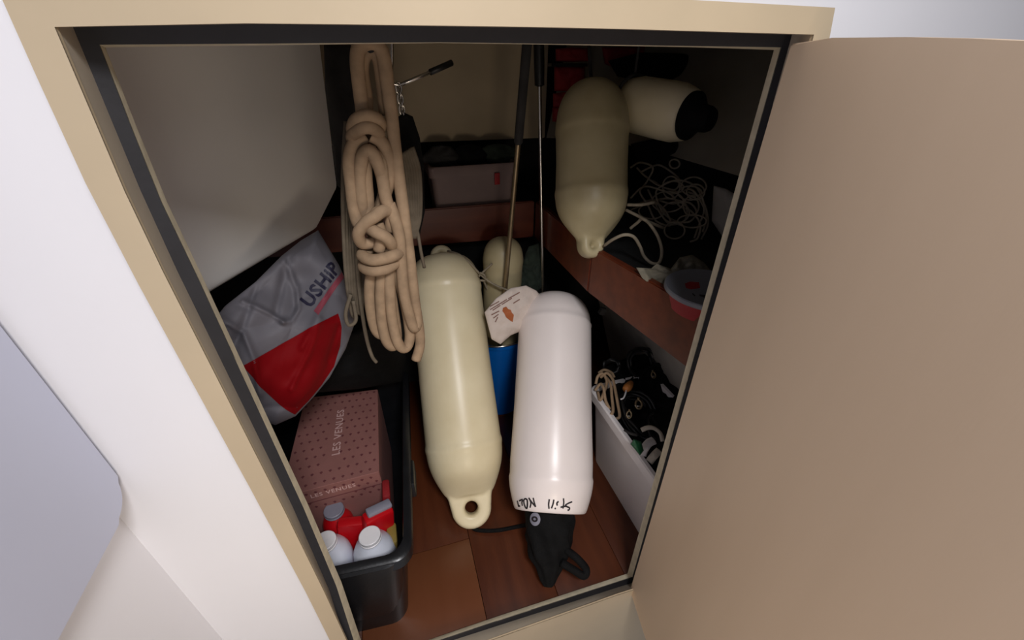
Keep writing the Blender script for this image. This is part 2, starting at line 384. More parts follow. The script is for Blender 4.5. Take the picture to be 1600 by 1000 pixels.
struct(bmobj('wall_liner_right', bm, 'liner2', None, True, 40))
# grey hull under the right shelf
struct(prism('wall_hull_right', [(0.60, 0.02, 0.60), (0.60, 0.80, 0.60), (0.80, 0.80, -0.03), (0.80, 0.02, -0.03)], (0.015, 0, 0), 'hullgrey'))
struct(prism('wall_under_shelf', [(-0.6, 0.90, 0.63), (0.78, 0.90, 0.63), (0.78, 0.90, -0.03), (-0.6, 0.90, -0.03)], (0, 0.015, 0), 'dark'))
# shelf along the back and the right side with mahogany rails
sh = root('corner_shelf', (0.44, 0.81, 0.60)); tag(sh, 'dark corner shelf with reddish brown wooden rails along back and right', 'shelf')
def child(o, par): o.parent = par; o.matrix_parent_inverse = par.matrix_world.inverted() if False else Matrix.Translation(-par.location); return o
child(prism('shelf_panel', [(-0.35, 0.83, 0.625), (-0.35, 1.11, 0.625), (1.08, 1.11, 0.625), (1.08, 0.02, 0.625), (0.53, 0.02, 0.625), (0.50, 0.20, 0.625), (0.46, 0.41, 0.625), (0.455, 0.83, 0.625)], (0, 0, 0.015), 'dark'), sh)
child(prism('shelf_rail', [(-0.35, 0.81, 0.575), (0.44, 0.81, 0.55), (0.44, 0.81, 0.668), (-0.35, 0.81, 0.675)], (0, 0.018, 0), 'fiddle', bevel=0.003), sh)
child(prism('shelf_rail', [(0.445, 0.41, 0.55), (0.512, 0.05, 0.54), (0.512, 0.05, 0.668), (0.445, 0.41, 0.668)], (0.018, 0.004, 0), 'fiddle', bevel=0.003), sh)
child(prism('shelf_rail', [(0.442, 0.808, 0.55), (0.445, 0.412, 0.55), (0.445, 0.412, 0.668), (0.442, 0.808, 0.668)], (0.018, 0.0, 0), 'fiddle', bevel=0.003), sh)
# white moulded casing top left
def casing():
    A = AY(330, 460, 0.34); D = AY(498, 358, 0.638); E = AY(527, 300, 0.72)
    At = V((A.x, A.y, 1.11)); Dt = AY(465, 75, 0.638); Et = AY(500, 75, 0.72)
    Dt = D + (Dt-D)*((1.11-D.z)/(Dt.z-D.z)); Et = E + (Et-E)*((1.11-E.z)/(Et.z-E.z))
    dr = (D-A); A0 = A-dr*((A.y-0.03)/dr.y); drt = (Dt-D); At0 = A0+drt
    out = V((-0.5, 0.0, 0))
    bm = bmesh.new()
    fr = [bm.verts.new(p) for p in (A0, D, E, Et, Dt, At0)]
    bk = [bm.verts.new(V((-0.66, p.y, p.z))) for p in (A0, D, E, Et, Dt, At0)]
    f1 = bm.faces.new((fr[0], fr[1], fr[4], fr[5])); f2 = bm.faces.new((fr[1], fr[2], fr[3], fr[4]))
    bm.faces.new((fr[0], bk[0], bk[1], fr[1])); bm.faces.new((fr[1], bk[1], bk[2], fr[2])); bm.faces.new((fr[2], bk[2], bk[3], fr[3]))
    bm.faces.new((bk[0], fr[0], fr[5], bk[5])); bm.faces.new((fr[5], fr[4], bk[4], bk[5])); bm.faces.new((fr[4], fr[3], bk[3], bk[4]))
    bm.faces.new((bk[0], bk[5], bk[4], bk[1])); bm.faces.new((bk[1], bk[4], bk[3], bk[2]))
    bmesh.ops.recalc_face_normals(bm, faces=bm.faces)
    es = [e for e in bm.edges if {e.verts[0], e.verts[1]} in ({fr[0], fr[1]}, {fr[1], fr[2]}, {fr[1], fr[4]})]
    bmesh.ops.bevel(bm, geom=es, offset=0.018, segments=5, profile=0.6, affect='EDGES')
    return bmobj('moulded_casing', bm, 'whitebox', None, True, 40)
tag(casing(), 'large white moulded casing with rounded lower edge filling the upper left of the locker', 'casing')
# ------------------------------------------------------------------ lavender panel on the left, locker door on the right
def lav():
    o = root('cabinet_panel', (-0.335, -0.5, 0.63)); tag(o, 'pale lavender cabinet panel with rounded corner, lower left foreground', 'panel')
    z0 = 0.637; r = 0.035; y1 = -0.024; pts = [(-0.95, z0), (y1-r, z0)]
    for k in range(1, 9): a = -math.pi/2+k*math.pi/16; pts.append((y1-r+r*math.cos(a), z0+r+r*math.sin(a)))
    pts += [(y1, 1.8), (-0.95, 1.8)]
    bm = bmesh.new(); a = [bm.verts.new(V((-0.32, y, z))) for y, z in pts]; b = [bm.verts.new(V((-0.349, y, z))) for y, z in pts]; n = len(a)
    f = bm.faces.new(a); bm.faces.new(b[::-1])
    for i in range(n): bm.faces.new((a[i], b[i], b[(i+1) % n], a[(i+1) % n]))
    bmesh.ops.bevel(bm, geom=list(f.edges), offset=0.004, segments=3, affect='EDGES')
    child(bmobj('panel_board', bm, 'panel', None, True, 40), o)
lav()
H0 = AY(989, 908, -0.02); hx = 0.4095
dd = V((-math.sin(math.radians(10.5)), -math.cos(math.radians(10.5)), 0))
def on_door(px, py, hp=V((hx, -0.022, 0)), nrm=None):
    nrm = V((dd.y, -dd.x, 0)); d = ray(px, py); return CAM + d*((hp-CAM).dot(nrm)/d.dot(nrm))
tops = [on_door(*p) for p in ((1237, 61), (1300, 59), (1415, 58), (1510, 60), (1600, 64), (1700, 69))]
sl = (tops[-1].z-tops[-2].z)
far = V((hx, -0.022, 0))+dd*0.62
bots = [on_door(984, 922), on_door(1008, 1000)]
zb = bots[0].z
poly = [V((tops[0].x, tops[0].y, tops[0].z-0.004))]+tops[1:]
poly = [p for p in poly if (p-V((hx, -0.022, p.z))).length < 0.6] + [V((far.x, far.y, tops[-1].z-0.01)), V((far.x, far.y, zb)), V((bots[0].x, bots[0].y, zb))]
dn = V((-dd.y, dd.x, 0)); dn = dn if dn.x > 0 else -dn
dr_ = struct(prism('door_1', poly, dn*0.018, 'door', bevel=0.0015))

# ------------------------------------------------------------------ fenders
def fender(name, base, tip, mt, r, Ln, lug_bottom=True, lug_top=True, lug=0.10, parent=None, voxel=0.0042, flip=None, sh0=0.21, sh1=None, lugw=0.040, ry=0.0):
    rt = root(name, mw=frame_along(base, tip) @ Matrix.Rotation(ry, 4, 'Z'))
    sh1 = sh1 or Ln-0.13
    bm = bmesh.new(); prof = []
    z0 = lug*0.75 if lug_bottom else 0.0
    # bottom shoulder: ease from lug to full radius
    if lug_bottom:
        z0 = lug*0.55 if lugw < 0.04 else 0.086; prof.append((0, z0-0.01))
        for k in range(0, 13):
            t = k/12; r_s = lugw*0.92 if lugw < 0.04 else 0.066; rr = r_s+(r-r_s)*math.sin(t*math.pi/2)**0.95; prof.append((rr, z0+(sh0-z0)*t))
    else:
        prof.append((0, 0))
        for k in range(1, 13): t = k/12; prof.append((r*math.sin(t*math.pi/2)**0.8, sh0*(1-math.cos(t*math.pi/2))))
    prof += [(r*1.022, sh0+0.006), (r*1.022, sh0+0.016), (r, sh0+0.022), (r*0.985, (sh0+sh1)/2), (r, sh1-0.022), (r*1.022, sh1-0.016), (r*1.022, sh1-0.006)]
    zt = Ln-lug*0.45 if lug_top else Ln
    for k in range(1, 13):
        t = k/12; q = math.cos(t*math.pi/2)**0.75; base_r = 0.035 if lug_top else 0.0
        prof.append((base_r+(r-base_r)*q, sh1+(zt-sh1)*math.sin(t*math.pi/2)))
    if prof[-1][0] > 1e-4: prof.append((0, zt+0.004))
    lathe_bm(bm, prof, 56)
    if lug_bottom:
        for v in bm.verts:
            if v.co.z < sh0: t = max(0, (v.co.z-z0)/(sh0-z0)); v.co.y *= 0.5+0.5*math.sin(min(1, t*1.5)*math.pi/2)
    def lugm(za, zb_, hw, holez, sgn, hr=0.0145, th=0.045):
        # plate with hole in the xz plane, built as ring of quads round the hole
        n = 32; fr = {}
        outer = []; inner = []
        for k in range(n):
            a = k*2*math.pi/n; c, s_ = math.cos(a), math.sin(a)
            if s_*sgn > 0: rr = hw; outer.append((rr*c, holez+rr*s_))
            else:
                m_ = max(abs(c), 1e-6); L = za
                x = hw*(1+(0.06 if lugw < 0.04 else 0.24)*min(1, abs(s_)*1.6))*max(-1, min(1, c*1.6 if abs(s_) > 0.5 else c/max(0.87, abs(c)))); outer.append((x, holez+(za-holez)*min(1, abs(s_)*1.6)))
            inner.append((hr*c, holez+hr*s_))
        lv = []
        for y, ins in ((-th/2, 0.007), (-th/2+0.009, 0), (th/2-0.009, 0), (th/2, 0.007)):
            ro = []; ri = []
            for (ox, oz), (ix, iz) in zip(outer, inner):
                f = 1-ins/max(1e-3, math.hypot(ox, oz-holez)); ro.append(bm.verts.new((ox*f, y, holez+(oz-holez)*f)))
                g = 1+ins*0.7/hr; ri.append(bm.verts.new((ix*g, y, holez+(iz-holez)*g)))
            lv.append((ro, ri))
        for (o1, i1), (o2, i2) in zip(lv, lv[1:]):
            for k in range(n):
                j = (k+1) % n; bm.faces.new((o1[k], o1[j], o2[j], o2[k])); bm.faces.new((i1[k], i2[k], i2[j], i1[j]))
        for o1, i1 in (lv[0], lv[-1]):
            for k in range(n): j = (k+1) % n; bm.faces.new((o1[k], o1[j], i1[j], i1[k]))
    if lug_bottom: lugm(z0+0.035, 0, lugw, lugw*0.92, -1, 0.0175 if lugw > 0.04 else 0.0085)
    if lug_top: lugm(zt-0.015, 0, 0.034, Ln-0.036, 1, 0.012, 0.036)
    bmesh.ops.recalc_face_normals(bm, faces=bm.faces)
    me = bpy.data.meshes.new('b'); bm.to_mesh(me); bm.free()
    tmp = bpy.data.objects.new('b', me); C.objects.link(tmp)
    md = tmp.modifiers.new('r', 'REMESH'); md.mode = 'VOXEL'; md.voxel_size = voxel; md.use_smooth_shade = True
    s_ = tmp.modifiers.new('s', 'SMOOTH'); s_.iterations = 5; s_.factor = 0.5
    dg = bpy.context.evaluated_depsgraph_get(); dg.update(); me2 = bpy.data.meshes.new_from_object(tmp.evaluated_get(dg)); bpy.data.objects.remove(tmp)
    link('fender_body', me2, mt, rt)
    return rt
A0 = AZ(740, 822, -0.022); A1 = AY(688, 383, 0.785)
fa = fender('boat_fender', A0, A1, 'cream', 0.105, (A1-A0).length, lug=0.095, sh0=0.205, lugw=0.054)
tag(fa, 'tall cream fender with open eye at its foot, leaning back in the middle left', 'fender', 'boat fenders in the locker')
B0 = AZ(856, 918, -0.012); B1 = AY(868, 464, 0.60); LB = (B1-B0).length
fb = root('boat_fender', mw=frame_along(B0, B1)); tag(fb, 'white fender with handwriting and black lower end, leaning back in the middle', 'fender', 'boat fenders in the locker')
s0 = 0.165
def rB(z):
    if z < s0+0.085: t = (z-s0)/0.085; return 0.089+(0.108-0.089)*math.sin(max(0, min(1, t))*math.pi/2)
    return 0.106
profB = [(0.0, s0+0.003), (0.086, s0), (0.089, s0+0.002)]+[(rB(s0+0.085*k/10), s0+0.085*k/10) for k in range(1, 11)]
profB += [(0.107, s0+0.12), (0.105, s0+0.25), (0.105, LB-0.10), (0.1066, LB-0.094), (0.1035, LB-0.088)]
profB += [(0.1035*math.cos(t*math.pi/20)**0.62, LB-0.088+0.088*math.sin(t*math.pi/20)) for t in range(1, 10)]+[(0, LB)]
lathe('fender_body', profB, 'fwhite', fb, 64, 60)
# black end: collar, wrapped sock, tail knot
def cover():
    bm = bmesh.new(); seg = 40; rings = []
    prof = [(0.0, s0+0.004), (0.050, s0+0.002), (0.056, s0-0.006), (0.058, s0-0.02), (0.056, s0-0.045), (0.050, s0-0.075), (0.040, s0-0.105), (0.026, s0-0.13), (0.020, s0-0.145), (0.017, 0.012), (0.010, 0.002), (0, 0.0)]
    prof = [p for p in prof]
    P = smooth_path([(r, 0, z) for r, z in prof[1:-1]], 4)
    pr = [(0, prof[0][1])]+[(p.x, p.z) for p in P]+[(0, 0)]
    lathe_bm(bm, pr, seg)
    for v in bm.verts:
        a = math.atan2(v.co.y, v.co.x); k = 1+0.16*math.sin(a*7+v.co.z*60)*min(1, max(0, (s0-v.co.z)*12))*0.6+0.12*noise.noise(v.co*40)
        v.co.x *= k*1.05; v.co.y *= k*0.9
    return bmobj('end_cover', bm, 'blackfab', fb)
cv = cover()
tube('lashing', [(0.040, -0.02, 0.085), (0.066, -0.03, 0.070), (0.088, -0.022, 0.048), (0.082, -0.02, 0.034), (0.060, -0.022, 0.044), (0.030, -0.026, 0.058)], 0.009, 'blackfab', fb, 10, 5)
# round grey label on the cover
def disc_label():
    d = lathe('round_label', [(0, 0), (0.0145, 0.0), (0.0145, 0.002), (0.0135, 0.0028), (0, 0.0028)], 'greycap', fb, 32, 40)
    d.location = (-0.034, -0.0505, s0-0.017); d.rotation_euler = (math.radians(90), 0, math.radians(-32)); d['label'] = 'round grey label with a dark emblem'
    e = lathe('emblem', [(0.004, 0.0029), (0.009, 0.0029), (0.009, 0.0035), (0.004, 0.0035)], 'ink', d, 20)
    e.scale = (1, 0.7, 1)
disc_label()
# handwriting, upside down round the foot of the fender: "Still NOLIN" style strokes
def on_B(px, py, lift=0.0008):
    """the pixel position on the skin of the white fender"""
    Mi = fb.matrix_world.inverted(); o = Mi @ CAM; d = (Mi.to_3x3() @ ray(px, py)).normalized()
    t = 0.0
    for _ in range(400):
        p = o+d*t; dist = math.hypot(p.x, p.y)-(rB(p.z)+lift); t += max(0.0002, dist*0.7)
        if dist < 0.0001: break
    return o+d*t
strokes = {  # authored over the zoomed crop (795..925 x 765..825, 12.3 per pixel)
 'S': [(1215, 235), (1150, 262), (1090, 300), (1120, 330), (1165, 350), (1160, 385), (1130, 400)],
 't': [(1050, 170), (1055, 260), (1040, 360)], 't2': [(995, 340), (1050, 325), (1110, 315)],
 'i': [(955, 225), (925, 260), (930, 305)], 'idot': [(888, 352), (896, 374)],
 'l': [(865, 195), (850, 275), (820, 358)], 'l2': [(778, 188), (765, 280), (772, 365)],
 'N': [(470, 160), (490, 250), (515, 330)], 'N2': [(515, 330), (440, 240), (385, 160)], 'N3': [(385, 160), (425, 250), (410, 345)],
 'O': [(320, 175), (355, 200), (360, 300), (345, 360), (315, 330), (290, 240), (295, 190), (320, 175)],
 'L': [(205, 215), (262, 190), (252, 250), (262, 310)],
 'I': [(165, 215), (178, 270), (190, 330)], 'I2': [(178, 290), (215, 325)]}
for k, st in strokes.items():
    pts = [on_B(795+x/12.3, 765+y/12.3) for x, y in st]
    tube('handwriting', pts, 0.0019, 'ink', fb, 5, 4)
# upper hanging fender and the horizontal one with black end
C0 = AY(922, 402, 0.405); C1 = AY(926, 128, 0.585)
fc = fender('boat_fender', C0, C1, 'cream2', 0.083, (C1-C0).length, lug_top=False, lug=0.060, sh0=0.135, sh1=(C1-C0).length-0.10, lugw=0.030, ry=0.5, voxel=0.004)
tag(fc, 'yellowed cream fender hanging at upper right with its pointed end down', 'fender', 'boat fenders in the locker')
tube('hanging_line', [(0, 0, (C1-C0).length-0.01), (0.0, 0.01, (C1-C0).length+0.02), (0, 0.02, (C1-C0).length+0.09)], 0.004, 'darkgrey', fc, 8)
D0 = AY(1078, 181, 0.44); D1 = AY(975, 160, 0.62)
LD = (D1-D0).length
fd = root('boat_fender', mw=frame_along(D0, D1)); tag(fd, 'pale fender lying sideways at upper right with a black end facing out', 'fender', 'boat fenders in the locker')
rd = 0.062
lathe('fender_body', [(0, 0.0), (rd*0.80, 0), (rd*0.86, 0.004), (rd*0.98, 0.03), (rd, 0.06), (rd, LD-0.05), (rd*0.9, LD-0.02), (rd*0.6, LD), (0, LD+0.004)], 'cream', fd, 48, 50)
lathe('end_cap', [(0, -0.055), (0.022, -0.053), (0.026, -0.045), (0.028, -0.025), (rd*0.62, -0.016), (rd*0.8, -0.006), (rd*0.79, 0.002), (0, 0.002)], 'blackfab', fd, 40, 50)
bm = bmesh.new(); tube_bm(bm, smooth_path([(rd*1.0*math.cos(a), rd*1.0*math.sin(a), LD*0.88) for a in [i*math.pi/6 for i in range(12)]], 3, True), 0.004, 8, True)
bmobj('sling', bm, 'darkgrey', fd)
upl = fd.matrix_world.inverted() @ (fd.matrix_world @ V((0, 0, LD*0.88)) + V((0, 0, rd)));
tube('sling', [upl, fd.matrix_world.inverted() @ (fd.matrix_world @ upl + V((0, 0, 0.105)))], 0.003, 'darkgrey', fd, 8, smoothp=False)
# blue bucket with another fender standing in it
bk = root('bucket', (0.285, 0.69, FZ)); tag(bk, 'bright blue plastic bucket standing behind the two leaning fenders', 'bucket')
lathe('bucket_shell', [(0, 0.004), (0.068, 0.004), (0.088, 0.30), (0.093, 0.304), (0.093, 0.318), (0.091, 0.32), (0.087, 0.318), (0.083, 0.30), (0.064, 0.010), (0, 0.010)], 'blue', bk, 48, 40)
tube('handle', [(0.093*math.cos(a), 0.093*math.sin(a), 0.30-0.02*math.sin(a)) for a in [math.pi+i*math.pi/12 for i in range(13)]], 0.003, 'steel', bk, 8, 3)
E1 = AY(787, 372, 0.70); E0 = V((0.285, 0.705, FZ+0.012))
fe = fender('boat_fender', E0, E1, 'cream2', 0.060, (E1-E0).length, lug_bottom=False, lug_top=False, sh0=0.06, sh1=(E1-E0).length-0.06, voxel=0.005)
tag(fe, 'dull cream fender end standing in the blue bucket behind the left pole', 'fender', 'boat fenders in the locker')
# ------------------------------------------------------------------ poles
def pole(name, top, mid_, label, r, mt, ymaxz=1.10, grip=None):
    d = (top-mid_).normalized(); b = mid_ + d*((FZ+0.002-mid_.z)/d.z); t = mid_ + d*((ymaxz-mid_.z)/d.z)
    rt = root(name, mw=frame_along(b, t)); L = (t-b).length
    lathe('tube_shaft', [(0, 0), (r, 0), (r, L*0.74), (r*0.98, L*0.74), (r*0.98, L), (0, L)], mt, rt, 20, 40)
    lathe('foot', [(0, -0.001), (r*1.4, -0.001), (r*1.5, 0.03), (r*1.1, 0.04), (0, 0.04)], 'black', rt, 16)
    return rt, L
p1, L1 = pole('telescopic_pole', AY(823, 75, 0.575), AY(790, 445, 0.616), '', 0.0065, 'brass')
lathe('sleeve', [(0.0065, L1*0.80), (0.0105, L1*0.805), (0.0105, L1), (0.0, L1)], 'darkgrey', p1, 20)
tag(p1, 'dull brownish metal pole leaning left, ending behind the cream fender', 'pole', 'metal poles standing in the locker')
p2, L2 = pole('telescopic_pole', AY(842, 75, 0.74), AY(848, 452, 0.70), '', 0.0055, 'steel')
lathe('grip', [(0.006, L2-0.115), (0.0125, L2-0.112), (0.0135, L2-0.06), (0.0135, L2), (0, L2)], 'black', p2, 20)
tag(p2, 'shiny steel pole with black grip, standing upright behind the white fender', 'pole', 'metal poles standing in the locker')

# ------------------------------------------------------------------ carrier bag on the left
bag = root('carrier_bag', AY(440, 640, 0.30)); tag(bag, 'white plastic carrier bag with red panel and dark lettering under the white casing', 'bag')
bo = [(330, 505, .26), (352, 478, .28), (400, 440, .33), (440, 400, .38), (470, 376, .42), (497, 360, .44), (512, 385, .42), (530, 415, .40), (545, 450, .38), (556, 500, .35), (540, 545, .33), (515, 590, .30), (490, 620, .28), (462, 650, .26), (430, 664, .25), (405, 655, .245), (380, 610, .24), (352, 560, .245)]
pb = Pillow(bo, 0.05, wr=0.026, wf=10, back=0.7, seed=3, folds=[
    ([(438, 402), (452, 425), (464, 455), (466, 485), (456, 502), (442, 503)], 0.010, 4.5), ([(380, 472), (400, 480), (425, 492), (442, 503)], 0.009, 4.5),
    ([(449, 412), (440, 450), (430, 490)], -0.008, 7), ([(520, 400), (510, 440), (500, 480), (470, 540)], 0.006, 5), ([(350, 500), (380, 520), (400, 560), (408, 610)], 0.008, 5),
    ([(495, 500), (480, 550), (455, 600)], 0.006, 5), ([(400, 440), (390, 480), (370, 530)], -0.007, 6), ([(525, 510), (510, 560)], -0.005, 5)])
def chb(o, par): o.parent = par; o.matrix_parent_inverse = Matrix.Translation(-par.location); return o
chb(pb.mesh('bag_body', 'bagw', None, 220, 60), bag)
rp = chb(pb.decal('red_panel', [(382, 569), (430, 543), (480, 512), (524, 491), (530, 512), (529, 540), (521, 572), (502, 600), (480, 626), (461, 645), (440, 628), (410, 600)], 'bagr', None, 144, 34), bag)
# writing: USHIP, running up to the right; the first letter lies in a fold
def bag_text(x, y):
    a = math.radians(-51); bx, by = 497, 447     # baseline centre
    return pb.front(bx+x*math.cos(a)-y*math.sin(a)*-1*-1, by+x*math.sin(a)-y*math.cos(a), 0.0016)
def bag_map(x, y, ox=500, oy=450, ang=-52):
    a = math.radians(ang); ux, uy = math.cos(a), math.sin(a); vx, vy = uy, -ux   # v: up of the letters
    return pb.front(ox+x*ux+y*vx, oy+x*uy+y*vy, 0.0018)
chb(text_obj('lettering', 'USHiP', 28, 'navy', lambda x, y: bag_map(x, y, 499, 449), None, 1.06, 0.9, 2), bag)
chb(text_obj('lettering', 'la centrale', 1, 'pinkp', lambda x, y: bag_map(x, y), None, 1.0, 0.0), bag) if False else None
chb(pb.decal('pink_stripe', [(487, 488), (520, 442), (533, 426), (538, 433), (524, 450), (493, 494)], 'pinkp', None, 48, 4, 0.0016), bag)
# ------------------------------------------------------------------ dark sack that carries the bag, other dark bundles
def sack(name, out, T, m, label, cat, group=None, wr=0.01, wf=12, seed=1, back=0.7, base=None, na=72, nr=16):
    p = Pillow(out, T, wr, wf, back=back, seed=seed); o = p.mesh(name, m, None, na, nr)
    tag(o, label, cat, group); return p, o
sack('dark_sack', [(335, 640, .36), (400, 560, .40), (470, 530, .42), (560, 515, .46), (630, 500, .56), (634, 560, .55), (628, 596, .54), (560, 608, .50), (440, 618, .42), (350, 650, .38)], 0.06, 'blackfab', 'black crumpled sack slumped behind the crate and carrier bag', 'sack', seed=5)
# ------------------------------------------------------------------ crate with its contents
CR = Matrix.Translation(V((-0.07, 0.06, FZ))) @ Matrix.Rotation(math.radians(-4), 4, 'Z')   # front right corner at rim
cr = root('storage_crate', mw=CR); tag(cr, 'glossy black open storage crate on the floor at lower left', 'crate')
def rrect(x0, x1, y0, y1, r, n=6):
    out = []
    for cx, cy, a0 in ((x1-r, y1-r, 0), (x0+r, y1-r, 90), (x0+r, y0+r, 180), (x1-r, y0+r, 270)):
        for k in range(n+1): a = math.radians(a0+90*k/n); out.append((cx+r*math.cos(a), cy+r*math.sin(a)))
    return out
def tub(name, W, D, Hh, m, par, top_r=0.035, inset=0.03, rim=0.012, wall=0.004, mirror=-1, iny=None):
    """open tub, x from 0 to mirror*W, y from 0 to D, tapering to the floor"""
    bm = bmesh.new(); lv = []
    def loop(ins, z, ex=0): 
        iy = ins if ins < 0.006 or iny is None else iny+ins-inset; pts = rrect(-W+ins-ex, -ins+ex, iy-ex, D-iy+ex, top_r)
        return [bm.verts.new((x if mirror < 0 else -x, y, z)) for x, y in pts]
    spec = [(inset, 0, 0), (0.002, Hh-0.03, 0), (0.0, Hh-0.03, rim), (0.0, Hh-0.004, rim), (0.002, Hh, rim*0.8), (wall, Hh, 0), (wall+0.002, Hh-0.008, 0), (inset+wall, 0.005, 0)]
    for ins, z, ex in spec: lv.append(loop(ins, z, ex))
    n = len(lv[0])
    for A, B in zip(lv, lv[1:]):
        for i in range(n): bm.faces.new((A[i], A[(i+1) % n], B[(i+1) % n], B[i]))
    bm.faces.new(lv[0][::-1]); bm.faces.new(lv[-1])
    return bmobj(name, bm, m, par, True, 40)
tub('crate_shell', 0.34, 0.56, 0.275, 'crate', cr, 0.035, 0.03, iny=0.006)
box('handle_clip', (0.012, 0.20, 0.235), (0.014, 0.07, 0.05), 'crate', cr, bevel=0.004)
# pink box
TR = AZ(590, 608, 0.25); FR = AZ(592, 737, 0.25); FL = AZ(440, 777, 0.25); TL = AZ(472, 622, 0.25)
FL = FR+(FL-FR).normalized()*0.205; TL = TR+(TL-TR).normalized()*0.195
gb = root('gift_box', (FR.x, FR.y, FZ+0.008)); tag(gb, 'dusty pink cardboard box with rose dots and pale lettering inside the black crate', 'box')
chb(prism('box_shell', [FR, TR, TL, FL], (0, 0, -0.26), 'pink', bevel=0.0015), gb)
ex = (TR-TL).normalized(); ey = (TR-FR).normalized()
def top_pt(u, v, h=0.0008): return FL.lerp(FR, u).lerp(TL.lerp(TR, u), v)+V((0, 0, h))
def front_pt(u, z, h=0.0008):
    n = V((FR.y-FL.y, FL.x-FR.x, 0)).normalized(); n = n if n.y < 0 else -n
    return FL.lerp(FR, u)+V((0, 0, -z))+n*h
def quad_set(name, quads, m, par):
    bm = bmesh.new()
    for q in quads: bm.faces.new([bm.verts.new(p) for p in q])
    return chb(bmobj(name, bm, m, None, False), par)
dots = []
for i in range(10):
    for j in range(12):
        u = (i+0.5+0.5*(j % 2))/10.5; v = (j+0.5)/12; s = 0.0042
        c = top_pt(min(0.97, u), v); 
        if 0.40 < u < 0.56 and 0.2 < v < 0.82: continue
        dots.append([c+V((s*math.cos(a), s*math.sin(a), 0)) for a in (0.3, 1.57, 2.84, 4.71)])
for i in range(10):
    for j in range(4):
        u = (i+0.5+0.5*(j % 2))/10.5
        if j in (1, 2) and 0.25 < u < 0.7: continue
        c = front_pt(min(0.97, u), 0.012+j*0.016); dots.append([c+ex*dx*0.0042+V((0, 0, dz*0.0042)) for dx, dz in ((1, 0.3), (0, 1), (-1, 0.3), (0, -1))])
dt = quad_set('printed_dots', dots, 'pinkd', gb); dt['kind'] = 'stuff'
Wd, Dp = 0.205, (TR-FR).length
chb(text_obj('lettering', 'LES VENUES', 0.026, 'pinkt', lambda x, y: top_pt(0.52-y/Wd, 0.52+x/Dp), None, 1.1, 0.0004), gb)
chb(text_obj('lettering', 'LES VENUES', 0.016, 'pinkt', lambda x, y: front_pt(0.5+x/Wd, 0.022-y), None, 1.15, 0.0003), gb)
chb(prism('lid_seam', [front_pt(0, 0.040), front_pt(1, 0.040), front_pt(1, 0.0415), front_pt(0, 0.0415)], (0, -0.0008, 0), 'pinkd'), gb)
# bottles
def bottle(x, y, z0, h, label, tilt=0, grp='white plastic bottles in the crate', r=0.044, capm='cap', bodym='bottle', ang=0):
    o = root('plastic_bottle', (x, y, z0)); tag(o, label, 'bottle', grp); o.rotation_euler = (tilt, 0, ang)
    lathe('bottle_body', [(0, 0), (r*0.9, 0), (r, 0.006), (r, h*0.72), (r*0.96, h*0.79), (r*0.8, h*0.86), (r*0.5, h*0.91), (r*0.42, h*0.93), (r*0.42, h*0.96), (0, h*0.96)], bodym, o, 40, 50)
    rc = 0.0215
    pr = [(0, h*0.93), (rc*0.9, h*0.93), (rc*0.9, h*0.94), (rc*1.02, h*0.945), (rc*1.02, h*0.955), (rc*0.93, h*0.96), (rc, h*0.965), (rc, h*0.995), (rc*0.93, h), (0, h)]
    lathe('cap', pr, capm, o, 32, 30); return o
c1 = AZ(577, 838, 0.225); bottle(c1.x, c1.y+0.004, FZ+0.008, 0.245, 'white plastic bottle with round white cap, nearest the crate corner', r=0.043)
c2 = AZ(507, 846, 0.215); bottle(c2.x, c2.y+0.004, FZ+0.008, 0.235, 'white plastic bottle half hidden by the door frame, left in the crate', r=0.042)
c3 = AZ(516, 820, 0.20); bottle(c3.x, c3.y+0.05, FZ+0.008, 0.205, 'grey lidded small bottle behind the white bottles in the crate', r=0.034, capm='greycap', bodym='red')
# red pouches behind the bottles
def packet(name, px, py, z, size, rot, m, label, lidm=None):
    p = AZ(px, py, z); ln_ = 0.13; o = root(name, (p.x-size[2]*math.sin(ln_), p.y, z-size[2]*math.cos(ln_))); o.rotation_euler = (rot[0], ln_, rot[2]); tag(o, label, 'packet', 'packets in the crate')
    box('packet_body', (0, 0, size[2]/2), size, m, o, bevel=0.006)
    if lidm: box('packet_top', (0.004, 0.004, size[2]+0.004), (size[0]*0.86, size[1]*0.7, 0.012), lidm, o, bevel=0.004)
    return o
packet('red_packet', 592, 806, 0.225, (0.062, 0.030, 0.235), (0.0, 0.0, 0.35), 'red', 'bright red packet with a grey top standing behind the capped bottle', 'greycap')
packet('red_packet', 548, 812, 0.195, (0.055, 0.025, 0.205), (0, 0, -0.1), 'red', 'flat red packet standing against the pink box front')
packet('yellow_packet', 612, 832, 0.175, (0.022, 0.05, 0.185), (0, 0, 0), 'yellow', 'dull yellow packet in the right corner of the crate')
packet('red_packet', 603, 762, 0.215, (0.018, 0.05, 0.22), (0, 0, 0), 'dred', 'dark red packet wedged between pink box and crate side')

# ------------------------------------------------------------------ thick rope coil
rc = root('rope_coil', (0.0, 0.20, 0.62)); tag(rc, 'thick cream braided rope hank knotted and hanging from the locker top', 'rope')
RR = 0.0088
def rp_(pts): return [AY(x, y, 0.20+dy) for x, y, dy in pts]
def strand(pts, r=RR, closed=False): return chb(tube('rope_strand', rp_(pts), r, 'rope', None, 12, 7, closed), rc)
strand([(570, 205, 0.0), (566, 170, 0), (561, 130, 0), (558, 95, 0), (562, 74, 0), (578, 66, 0), (592, 72, 0), (600, 92, 0), (605, 130, 0), (611, 175, 0), (617, 230, 0), (625, 290, 0), (633, 350, 0), (641, 410, 0), (648, 470, 0), (655, 515, 0), (656, 540, 0), (650, 562, -.004)])
strand([(574, 188, .012), (572, 150, .012), (566, 110, .012), (570, 86, .010), (582, 80, .010), (592, 95, .012), (597, 130, .014), (602, 180, .014)], RR*0.95)
